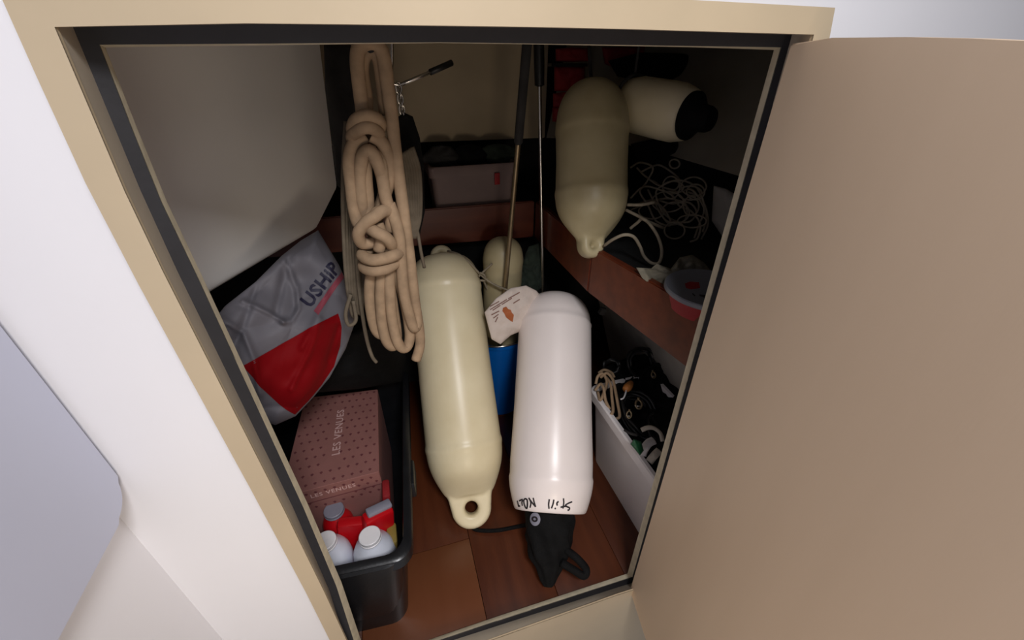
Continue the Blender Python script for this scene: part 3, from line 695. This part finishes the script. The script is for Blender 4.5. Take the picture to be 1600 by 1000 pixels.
# upper knot wraps
strand([(552, 205, .008), (556, 190, -.014), (572, 182, -.02), (588, 186, -.014), (594, 198, .004), (584, 206, .014), (562, 208, .014)], RR, True)
strand([(550, 216, .008), (560, 203, -.018), (576, 199, -.024), (590, 206, -.012), (592, 216, .01), (572, 222, .016)], RR*0.9, True)
# upper bights
strand([(572, 212, 0), (554, 224, 0), (546, 250, -.002), (549, 290, -.002), (554, 330, 0), (562, 352, 0), (574, 345, .002), (575, 315, .002), (572, 280, 0), (572, 250, 0), (582, 240, -.004), (594, 252, -.006), (598, 280, -.006), (603, 310, -.006), (611, 335, -.004), (609, 360, 0)])
strand([(580, 212, -.006), (596, 222, -.006), (607, 244, -.002), (609, 275, .002), (603, 300, .006), (592, 335, .012), (584, 372, .02), (590, 400, .02)])
strand([(562, 214, .012), (560, 240, .014), (562, 290, .014), (566, 330, .014), (580, 360, .016), (590, 400, .016)])
strand([(592, 330, .016), (600, 300, .012), (597, 275, -.004), (588, 250, -.012), (577, 236, -.014), (566, 246, -.008), (563, 280, -.004), (566, 318, -.002), (572, 345, .01), (584, 370, .02)], RR)
# middle knot
strand([(598, 330, -.014), (586, 338, -.02), (572, 348, -.018), (560, 365, -.012), (566, 380, -.004), (584, 378, 0), (604, 362, .002), (612, 345, 0), (608, 330, -.006)], RR, True)
strand([(572, 352, -.004), (586, 362, -.022), (604, 372, -.024), (612, 386, -.01), (600, 398, .006)])
strand([(566, 398, -.002), (580, 406, -.024), (600, 404, -.027), (618, 398, -.02), (626, 390, .0), (612, 386, .016), (584, 388, .016)], RR, True)
strand([(568, 416, -.002), (582, 423, -.022), (602, 420, -.024), (616, 412, -.014), (622, 406, .004), (604, 402, .018), (580, 404, .016)], RR, True)
strand([(590, 350, -.006), (596, 370, -.012), (592, 392, -.012)], RR)
# lower loops
strand([(584, 410, 0), (578, 445, 0), (579, 480, 0), (586, 512, 0), (596, 522, .004), (600, 500, .012), (594, 450, .014), (592, 415, .012)])
strand([(598, 412, -.006), (595, 450, -.008), (596, 495, -.008), (603, 530, -.008), (614, 541, -.004), (620, 525, .004), (614, 480, .006), (608, 440, .006), (604, 412, .006)])
strand([(608, 412, -.008), (609, 455, -.012), (613, 500, -.012), (622, 536, -.012), (633, 544, -.008), (640, 530, -.002), (638, 500, .002), (630, 460, .004), (620, 425, .002), (610, 400, 0)])
strand([(608, 318, -.004), (616, 340, -.008), (624, 370, -.010), (627, 410, -.010), (631, 455, -.010), (639, 490, -.010), (647, 512, -.008), (652, 500, -.002), (646, 465, .004), (640, 430, .006)])
strand([(600, 325, 0), (586, 330, -.006), (578, 345, -.008)], RR*0.6)
# wooden peg it hangs from
pg = root('hanging_peg', AY(578, 80, 0.205)); tag(pg, 'dark peg under the locker top that holds the thick cream rope', 'peg')
chb(tube('peg_bar', [AY(578, 74, 0.197), AY(578, 74, 0.24)], 0.006, 'black', None, 10, smoothp=False), pg)
chb(tube('peg_stem', [AY(578, 74, 0.24), AY(578, 74, 0.24)+V((0, 0, 0.06))], 0.006, 'black', None, 10, smoothp=False), pg)
# thinner grey rope hank behind
rg = root('rope_hank', (-0.05, 0.27, 0.65)); tag(rg, 'thin grey rope hank hanging just behind the thick cream one', 'rope')
def rq(pts, r=0.0034): return chb(tube('rope_strand', [AY(x, y, 0.27+dy) for x, y, dy in pts], r, 'ropeg', None, 8, 6), rg)
for k in range(7):
    dx = k*4.5
    rq([(541+dx, 190, .004*k), (537+dx, 250, 0), (536+dx, 330, .005*(k % 3)), (540+dx, 420, 0), (546+dx*0.7, 470+3*k, .006), (553+dx*0.4, 495-2*k, .01), (560, 470, .015), (556+dx*0.3, 400, .02), (553+dx*0.3, 300, .02)])
rq([(556, 380, -.01), (560, 440, -.01), (566, 490, -.01), (573, 530, -.01), (581, 556, -.01), (588, 566, -.008)])
rq([(548, 460, -.012), (540, 490, -.012), (545, 508, -.012), (556, 500, -.01), (552, 470, -.01)])
for k in range(6):
    dx = k*4
    rq([(628+dx*0.8, 240-2*k, .03), (634+dx, 262, .03), (637+dx, 300, .03), (640+dx*0.8, 340, .03), (640+dx*.4, 372, .03)], 0.0036)
rq([(644, 330, .03), (652, 360, .03), (658, 395, .03), (663, 418, .035)], 0.003)
# ------------------------------------------------------------------ rod, chain and black pouch
rd_ = root('metal_rod', AY(650, 120, 0.36)); tag(rd_, 'thin metal rod with dark tip sticking out beside the cream rope', 'rod')
chb(tube('rod_shaft', [AY(622, 134, 0.36), AY(700, 101, 0.40)], 0.0028, 'steel', None, 10, smoothp=False), rd_)
chb(tube('rod_tip', [AY(672, 113, 0.385), AY(706, 98, 0.402)], 0.0048, 'black', None, 10, smoothp=False), rd_)
chb(tube('rod_hook', [AY(624, 133, 0.36), AY(613, 130, 0.36), AY(611, 120, 0.36), AY(612, 95, 0.36), AY(612, 60, 0.36)], 0.0028, 'steel', None, 10), rd_)
ch = root('chain', AY(626, 155, 0.36)); tag(ch, 'short shiny chain hanging from the metal rod to the black pouch', 'chain')
def link_ring(px, py, turn):
    c = AY(px, py, 0.36); pts = []
    for i in range(12):
        a = i*math.pi/6; u = 0.0045*math.cos(a); v = 0.0085*math.sin(a)
        pts.append(c+V((u*math.cos(turn), u*math.sin(turn), v)))
    return chb(tube('chain_link', pts, 0.0014, 'steel', None, 6, 2, True), ch)
for i in range(6): link_ring(623+i*1.3, 138+i*8.4, (i % 2)*math.pi/2+0.3)
sack('black_pouch', [(616, 186, .36), (632, 176, .36), (645, 182, .36), (656, 215, .37), (662, 260, .38), (664, 330, .38), (655, 372, .38), (630, 360, .38), (616, 300, .37), (610, 230, .36)], 0.022, 'blackfab', 'black fabric pouch hanging from a chain behind the cream rope', 'pouch', wr=0.005, seed=9)
sack('dark_coat', [(506, 70, .5), (548, 70, .5), (560, 110, .5), (556, 180, .5), (560, 260, .5), (540, 300, .5), (527, 290, .5), (518, 220, .5), (508, 140, .5)], 0.03, 'darkgrey', 'dark cloth bundle hanging between white casing and cream rope', 'cloth', wr=0.01, seed=12)

# ------------------------------------------------------------------ back shelf: white bin with dark contents
b0 = AY(672, 262, 0.835); b1 = AY(806, 256, 0.835)
BW = b1.x-b0.x
bb = root('shelf_bin', (b1.x, 0.835, 0.641)); tag(bb, 'white plastic bin full of dark bits on the back shelf', 'bin')
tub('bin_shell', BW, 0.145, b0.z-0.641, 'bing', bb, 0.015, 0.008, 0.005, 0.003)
box('red_tab', (-0.062, -0.012, 0.10), (0.016, 0.003, 0.034), 'dred', bb, bevel=0.001)['label'] = 'small red tab hanging on the bin front'
for i, (px, py, T, mm, nm, lb_) in enumerate(((690, 244, .03, 'darkgrey', 'cloth_scrap', 'dark grey cloth heaped in the left of the back shelf bin'), (735, 243, .03, 'blackfab', 'cloth_scrap', 'black cloth heaped in the middle of the back shelf bin'), (780, 241, .028, 'greenk', 'cloth_scrap', 'dark greenish cloth heaped in the right of the back shelf bin'))):
    sack(nm, [(px+30*math.cos(a)*(1+.2*math.sin(3*a+i)), py+17*math.sin(a), .90) for a in [k*math.pi/6 for k in range(12)]], T, mm, lb_, 'cloth', 'cloths in the back shelf bin', wr=0.012, wf=30, seed=20+i, na=40, nr=8)
# ------------------------------------------------------------------ paper sack with leaf print between the fenders
ts = root('paper_sack', AY(795, 520, 0.56)); tag(ts, 'white paper sack with brown leaf print wedged between the two leaning fenders', 'sack')
yt = 0.56
pt_ = Pillow([(757, 488, yt-.02), (775, 466, yt-.01), (798, 450, yt), (822, 446, yt+.01), (838, 454, yt+.01), (848, 466, yt+.01), (848, 500, yt-.01), (815, 517, yt-.02), (798, 524, yt-.03), (782, 538, yt-.04), (768, 530, yt-.04)], 0.02, wr=0.006, wf=30, seed=31)
chb(pt_.mesh('sack_body', 'tag', None, 90, 18), ts)
leaf = [(786, 481), (791, 479), (794, 483), (798, 484), (800, 489), (803, 492), (802, 498), (801, 503), (796, 500), (791, 496), (788, 490), (785, 486)]
chb(pt_.decal('leaf_print', leaf, 'brown', None, 36, 4), ts)
for k, (x0, y0, x1, y1) in enumerate(((766, 479, 780, 471), (766, 484, 792, 468), (770, 485, 782, 477), (794, 467, 812, 457), (784, 476, 800, 466), (768, 492, 780, 486), (802, 474, 812, 468), (771, 497, 779, 491), (774, 503, 778, 495))):
    dx, dy = x1-x0, y1-y0; L = math.hypot(dx, dy); nx, ny = -dy/L*0.8, dx/L*0.8
    chb(pt_.decal('printed_line', [(x0-nx, y0-ny), (x1-nx, y1-ny), (x1+nx, y1+ny), (x0+nx, y0+ny)], 'brownt', None, 12, 2), ts)
# cord from the top eye of the cream fender
cdl = root('thin_cord', AY(757, 430, 0.66)); tag(cdl, 'thin white cord knotted between the cream fender top and the paper sack', 'cord')
def cc(pts, r=0.0032): return chb(tube('cord_strand', [AY(*p) for p in pts], r, 'ropew', None, 8, 6), cdl)
cc([(700, 392, .74), (718, 398, .70), (735, 412, .67), (750, 428, .66), (762, 438, .65), (775, 446, .63), (795, 454, .60)])
cc([(748, 432, .66), (757, 423, .655), (769, 412, .65)])
cc([(750, 426, .655), (757, 430, .65), (758, 438, .66), (750, 438, .665)])
cc([(755, 436, .67), (763, 455, .68), (776, 475, .68)])
sack('green_net', [(806, 440, .70), (815, 410, .72), (826, 385, .74), (842, 380, .74), (850, 410, .73), (846, 450, .70), (828, 462, .68), (808, 456, .68)], 0.02, 'greenk', 'dark green net bundle between the two poles', 'net', wr=0.01, wf=40, seed=41)

# black line from the eye of the cream fender to the white fender's cover
tube_o = tube('black_line', [AZ(735, 820, -.018), AZ(745, 828, -.02), AZ(775, 829, -.02), AZ(808, 823, -.012), AZ(832, 818, .03)], 0.0052, 'blackfab', None, 10, 6)
tag(tube_o, 'short black line on the floor linking the cream and white fenders', 'rope')

# ------------------------------------------------------------------ long white bin on the right with tangled gear
wb = root('storage_bin', (0.475, 0.10, FZ)); wb.rotation_euler = (0, 0, 0); tag(wb, 'long white plastic bin of tangled gear on the floor at right', 'bin')
wz = 0.245
q0 = AZ(930, 612, wz); q1 = AZ(1028, 748, wz); q1 = q0+(q1-q0)*1.22; q0 = q0-(q1-q0)*0.06
ang = math.atan2(q0.x-q1.x, q0.y-q1.y)   # direction of the near rim
wb.location = (q1.x, q1.y, FZ); wb.rotation_euler = (0, 0, -ang)
tub('bin_shell', 0.20, (q0-q1).length, wz-FZ, 'binw', wb, 0.03, 0.022, 0.008, 0.004, mirror=1)
def wl(px, py, z): return AZ(px, py, z)
# cables
def cable(name, c, R, ry, z, turns, r, m, label, tilt, seed, cat='cable', grp='tangled cables in the white bin'):
    rnd = random.Random(seed); pts = []
    n = turns*14; cc_ = V(c)
    for i in range(n):
        a = i*2*math.pi/14; f = 1+0.10*math.sin(a*0.37+seed)+0.05*rnd.uniform(-1, 1)
        p = V((R*f*math.cos(a), ry*f*math.sin(a), z*(i/n-0.5)+0.006*rnd.uniform(-1, 1)))
        p = Matrix.Rotation(tilt[0], 3, 'X') @ Matrix.Rotation(tilt[1], 3, 'Y') @ p
        pts.append(cc_+p)
    o = tube(name, pts, r, m, None, 8, 3); tag(o, label, cat, grp); return o
pc = AZ(1002, 566, 0.27); cable('cable_coil', pc, 0.045, 0.04, 0.015, 3, 0.0045, 'black', 'coil of thick black cable standing up at the back of the white bin', (1.0, 0.1), 2)
pc = AZ(955, 573, 0.265); cable('cable_coil', pc, 0.022, 0.02, 0.012, 3, 0.0045, 'black', 'small black cable loop beside the cream line in the white bin', (0.5, -0.3), 3)
pc = AZ(1030, 600, 0.235); cable('cable_coil', pc, 0.052, 0.05, 0.03, 5, 0.005, 'blackfab', 'black cable heap against the hull side of the white bin', (0.5, -0.3), 4)
pc = AZ(1000, 650, 0.225); cable('cable_coil', pc, 0.045, 0.07, 0.03, 5, 0.0045, 'black', 'black cable tangle in the middle of the white bin', (0.3, 0.1), 5)
pc = AZ(990, 610, 0.215); cable('cable_coil', pc, 0.045, 0.05, 0.035, 5, 0.0045, 'blackfab', 'black cable tangle under the wooden handled hook', (0.2, -0.2), 6)
pc = AZ(1035, 680, 0.21); cable('cable_coil', pc, 0.04, 0.05, 0.03, 4, 0.005, 'black', 'black cable tangle at the near end of the white bin', (0.2, 0.2), 7)
# dark filling under the tangle
f_ = box('gear_layer', ((q0.x+q1.x)/2+0.09, (q0.y+q1.y)/2+0.0, 0.085), (0.125, (q0-q1).length-0.08, 0.16), 'blackfab', None, Matrix.Rotation(-ang, 3, 'Z'), 0.02)
tag(f_, 'black padded bag filling the bottom of the long white bin', 'bag')
def zy(px, py, z): return (px, py, AZ(px, py, z).y)
_, hp = sack('gear_heap', [zy(944, 640, .21), zy(931, 602, .23), zy(944, 574, .24), zy(985, 556, .24), zy(1030, 550, .255), zy(1085, 560, .255), zy(1110, 610, .255), zy(1100, 680, .255), zy(1060, 750, .25), zy(1022, 738, .20), zy(990, 700, .20), zy(965, 668, .20)], 0.022, 'blackfab', 'black crumpled covers heaped in the long white bin under the cables', 'cover', wr=0.014, wf=32, seed=91, back=0.3, na=96, nr=18)
cl = root('line_hank', AZ(945, 605, 0.25)); tag(cl, 'cream thin line hank draped over the white bin rim', 'rope')
def c2_(pts, r=0.0042): return chb(tube('rope_strand', [AZ(*p) for p in pts], r, 'rope', None, 8, 6), cl)
c2_([(931, 600, .26), (934, 588, .275), (942, 584, .28), (948, 596, .27), (944, 612, .26), (938, 625, .25), (934, 612, .25)])
c2_([(938, 590, .27), (948, 583, .285), (957, 592, .28), (961, 608, .27), (965, 630, .255), (968, 650, .24), (962, 655, .235)])
c2_([(946, 588, .27), (954, 600, .275), (956, 620, .26), (958, 640, .25), (955, 648, .245)])
c2_([(930, 610, .255), (938, 600, .27), (943, 606, .27), (946, 625, .255), (953, 640, .24)])
c2_([(935, 583, .26), (944, 578, .27), (955, 582, .27), (960, 590, .26)])
# hook with wooden handle
hk = root('hook_tool', AZ(980, 607, 0.265)); tag(hk, 'small hook tool with orange wooden handle and shiny bent tip', 'tool')
chb(tube('handle', [AZ(986, 598, .262), AZ(981, 605, .27), AZ(976, 609, .27)], 0.0095, 'wood', None, 14, 4, taper=lambda t: 0.75+0.5*math.sin(t*3.1)), hk)
chb(tube('hook', [AZ(979, 608, .27), AZ(977, 616, .27), AZ(974, 622, .268), AZ(970, 624, .268)], 0.0022, 'cap', None, 8, 4), hk)
def shackle(px, py, z, s, label):
    c = AZ(px, py, z); o = root('snap_shackle', c); tag(o, label, 'shackle', 'metal shackles in the white bin')
    o.rotation_euler = (random.uniform(.4, .9), 0, random.uniform(-.6, .6))
    tube('bow', [(s*math.cos(a), s*1.5*math.sin(a), 0) for a in [i*math.pi/6 for i in range(12)]], s*0.36, 'brass', o, 8, 3, True)
    tube('pin', [(-s*1.3, -s*0.6, 0), (s*1.3, -s*0.6, 0)], s*0.3, 'steel', o, 8, smoothp=False)
    tube('swivel', [(0, s*1.5, 0), (0, s*2.4, 0)], s*0.5, 'brass', o, 8, smoothp=False)
shackle(998, 632, 0.262, 0.008, 'dull metal shackle right of the hook tool in the bin')
shackle(983, 648, 0.252, 0.006, 'smaller metal shackle nearest the bin rim')
shackle(1021, 586, 0.26, 0.006, 'pale metal shackle lying on the black cable heap')
def strip(name, pts, wdt, m, label, cat, grp):
    bm = bmesh.new(); P = smooth_path([AZ(*p) for p in pts], 6); rows = []
    for i, p in enumerate(P):
        t = (P[min(i+1, len(P)-1)]-P[max(i-1, 0)]).normalized(); s = t.cross(V((0.2, -0.3, 1))).normalized(); n = s.cross(t)
        rows.append([bm.verts.new(p+s*wdt*q+n*(0.003*(1-q*q)+e)) for e in (0, -0.0012) for q in (-1, -.5, 0, .5, 1)])
    for A, B in zip(rows, rows[1:]):
        for k in range(4): bm.faces.new((A[k], A[k+1], B[k+1], B[k])); bm.faces.new((A[5+k], B[5+k], B[6+k], A[6+k]))
        bm.faces.new((A[0], B[0], B[5], A[5])); bm.faces.new((A[4], A[9], B[9], B[4]))
    for A in (rows[0], rows[-1]): bm.faces.new((A[0], A[1], A[2], A[3], A[4], A[9], A[8], A[7], A[6], A[5]))
    return tag(bmobj(name, bm, m, None), label, cat, grp)
G = 'pale straps in the white bin'
strip('webbing_strap', [(1002, 672, .26), (1012, 668, .268), (1022, 669, .268), (1032, 677, .26), (1036, 690, .25)], 0.006, 'clothw', 'curved pale webbing strap uppermost at the near end of the bin', 'strap', G)
strip('webbing_strap', [(1004, 712, .245), (1008, 700, .26), (1014, 692, .262), (1022, 688, .258)], 0.010, 'binw', 'broad white strap below the curved pale one in the bin', 'strap', G)
strip('webbing_strap', [(1014, 722, .24), (1022, 712, .25), (1030, 704, .25)], 0.009, 'clothw', 'short greyish strap by the rim at the near end of the bin', 'strap', G)
strip('webbing_strap', [(976, 672, .245), (985, 677, .25), (996, 680, .25)], 0.004, 'darkgrey', 'thin grey strap beside the green plastic piece', 'strap', G)
sack('green_case', [(990, 686, .14), (1002, 690, .14), (1006, 704, .13), (1000, 712, .12), (992, 702, .13), (985, 694, .14)], 0.012, 'green', 'small dark green plastic case in the white bin near its rim', 'case', wr=0.001, seed=51, na=30, nr=6)

# ------------------------------------------------------------------ right shelf: cords, cloth, round tub
gp = [(985, 262), (1000, 254), (1020, 262), (1010, 285), (1000, 300), (1012, 320), (1025, 345), (1048, 352), (1040, 330), (1020, 315), (990, 322), (1020, 312), (1048, 318), (1075, 316), (1088, 330), (1078, 346), (1055, 345), (1035, 330), (1025, 300), (1045, 285), (1065, 282), (1085, 290), (1097, 308), (1100, 330), (1092, 352), (1085, 372)]
cp = root('tangled_cord', AZ(1045, 330, 0.70)); tag(cp, 'tangle of thin off-white cord on the shelf right of the hanging fender', 'cord')
def shp(px, py, lift=0.0):
    # a sloping mound of cord in front of the dark bag on the shelf
    y = 0.50+ (330-py)*0.0010 - (px-1050)*0.0011 + lift
    return AY(px, py, y)
def cs(pts, r=0.0027, n=6): return chb(tube('cord_strand', [shp(p[0], p[1], random.uniform(-.012, .012)) for p in pts], r, 'ropew', None, 7, n), cp)
cs(gp)
cs([(985, 310), (1005, 292), (1030, 296), (1050, 305), (1062, 322), (1080, 330), (1094, 350), (1090, 372), (1078, 378)])
cs([(986, 328), (1010, 318), (1040, 310), (1070, 318), (1072, 340), (1060, 352)])
cs([(995, 262), (1008, 275), (1030, 290), (1060, 300), (1080, 296), (1096, 316), (1104, 340), (1098, 362)])
cs([(1003, 268), (1015, 262), (1030, 258), (1048, 268), (1062, 282), (1055, 296), (1035, 292), (1020, 282)])
cs([(1075, 300), (1090, 306), (1102, 322), (1106, 350), (1096, 374)])
cs([(1012, 296), (1022, 315), (1033, 335), (1046, 350), (1060, 350)])
def ringloop(cx, cy, rx, ry, r=0.0024):
    return chb(tube('cord_loop', [shp(cx+rx*math.cos(a), cy+ry*math.sin(a), -0.006) for a in [i*math.pi/6 for i in range(12)]], r, 'ropew', None, 7, 3, True), cp)
ringloop(1054, 256, 8, 7); ringloop(1054, 360, 16, 13); ringloop(1080, 322, 12, 15); ringloop(1087, 300, 14, 12); ringloop(1018, 330, 20, 12)
rnd = random.Random(4)
for i in range(7):
    cx, cy = rnd.uniform(1040, 1090), rnd.uniform(285, 360); ringloop(cx, cy, rnd.uniform(10, 26), rnd.uniform(8, 18), 0.0022)
# line from the hanging fender to the cloth
ln = root('white_line', AY(1000, 380, 0.36)); tag(ln, 'smooth off-white line looping from the hanging fender down to the shelf', 'rope')
for pts in ([(944, 384, .39), (958, 374, .36), (975, 367, .34), (990, 370, .33), (1000, 385, .33), (1006, 400, .33), (1018, 411, .32), (1030, 410, .31), (1034, 392, .32), (1028, 370, .34), (1015, 350, .36), (1004, 342, .38), (996, 348, .39), (985, 357, .40)], [(980, 320, .42), (1002, 320, .40), (1022, 316, .40)], [(978, 328, .42), (998, 338, .39), (1010, 345, .37), (1036, 356, .38)]):
    chb(tube('line_strand', [AY(*p) for p in pts], 0.0036, 'ropew', None, 10, 8), ln)
_, o = sack('crumpled_cloth', [(994, 418, .26), (1012, 424, .25), (1026, 412, .25), (1048, 420, .25), (1062, 402, .26), (1082, 398, .27), (1100, 410, .26), (1112, 424, .25), (1100, 440, .24), (1060, 446, .22), (1036, 452, .21), (1018, 447, .22), (1003, 434, .24)], 0.014, 'clothd', 'crumpled off-white cloth on the right shelf behind the round tub', 'cloth', wr=0.012, wf=45, seed=61, na=110, nr=18)
tb = root('round_tub', (0.552, 0.140, 0.641)); tag(tb, 'round tub with grey white lid and red side on the right shelf', 'tub')
lathe('tub_side', [(0, 0), (0.062, 0), (0.072, 0.036), (0, 0.036)], 'dred', tb, 48)
lathe('lid', [(0, 0.034), (0.077, 0.034), (0.080, 0.037), (0.080, 0.043), (0.078, 0.045), (0.071, 0.0435), (0, 0.0435)], 'lidg', tb, 56)
def lid_patch(name, pts, m):
    bm = bmesh.new(); bm.faces.new([bm.verts.new(AZ(x, y, 0.6852)-V(tb.location)) for x, y in pts]); return bmobj(name, bm, m, tb, False)
lid_patch('red_print', [(1070, 443), (1078, 440), (1092, 441), (1094, 450), (1080, 452), (1072, 450)], 'dred')
lid_patch('black_print', [(1081, 459), (1083, 458), (1087, 462), (1085, 463)], 'ink'); lid_patch('black_print', [(1092, 460), (1104, 461), (1104, 466), (1094, 463)], 'ink')
# dark bags on the shelf
sack('dark_bag', [(985, 225, .72), (1030, 215, .66), (1080, 225, .62), (1130, 245, .56), (1160, 275, .50), (1150, 330, .50), (1080, 300, .60), (1010, 280, .68)], 0.03, 'blackfab', 'black soft bag on the shelf under the sideways fender', 'bag', seed=71)
sack('dark_bag', [(950, 95, .80), (1000, 82, .80), (1080, 84, .80), (1110, 100, .80), (1090, 125, .80), (1010, 128, .80), (965, 120, .80)], 0.04, 'blackfab', 'black soft roll wedged under the locker top above the sideways fender', 'bag', seed=72)
sack('grey_pad', [(1115, 290, .36), (1135, 295, .33), (1160, 310, .30), (1150, 350, .29), (1130, 372, .31), (1112, 345, .34)], 0.02, 'hullgrey', 'small pale grey pad at the right end of the shelf', 'pad', wr=0.003, seed=73, na=40, nr=8)
# red life vest behind the hanging fender
lv = root('life_vest', AY(890, 130, 0.86)); tag(lv, 'folded dark red life vest high at the back behind the hanging fender', 'vest')
for i, (x0, y0, x1, y1) in enumerate(((868, 76, 922, 96), (866, 104, 914, 142), (864, 146, 900, 168), (863, 168, 905, 190))):
    p = Pillow([(x0, y0, .86), ((x0+x1)/2, y0-2, .86), (x1, y0, .86), (x1, y1, .86), ((x0+x1)/2, y1+1, .86), (x0, y1, .86)], 0.02, 0.005, 30, pw=5, seed=80+i); chb(p.mesh('foam_panel', 'dred', None, 48, 10), lv)
p = Pillow([(940, 74, .9), (1010, 72, .9), (1020, 86, .9), (960, 106, .9), (945, 100, .9)], 0.02, 0.005, 30, pw=5, seed=88); chb(p.mesh('foam_panel', 'dred', None, 48, 10), lv)
chb(prism('strap', [AY(862, 99, .84), AY(918, 99, .84), AY(918, 104, .84), AY(862, 104, .84)], (0, 0.03, 0), 'black'), lv)
# small fitting under the shelf by the white fender
sf = root('small_fitting', AY(942, 485, 0.52)); tag(sf, 'small grey block fitting with a thin pin beside the white fender top', 'fitting')
chb(box('block', AY(941, 486, .52), (0.018, 0.014, 0.022), 'darkgrey', None, Matrix.Rotation(0.4, 3, 'Y'), 0.002), sf)
chb(tube('pin', [AY(944, 478, .51), AY(961, 467, .50)], 0.0014, 'steel', None, 6, smoothp=False), sf)
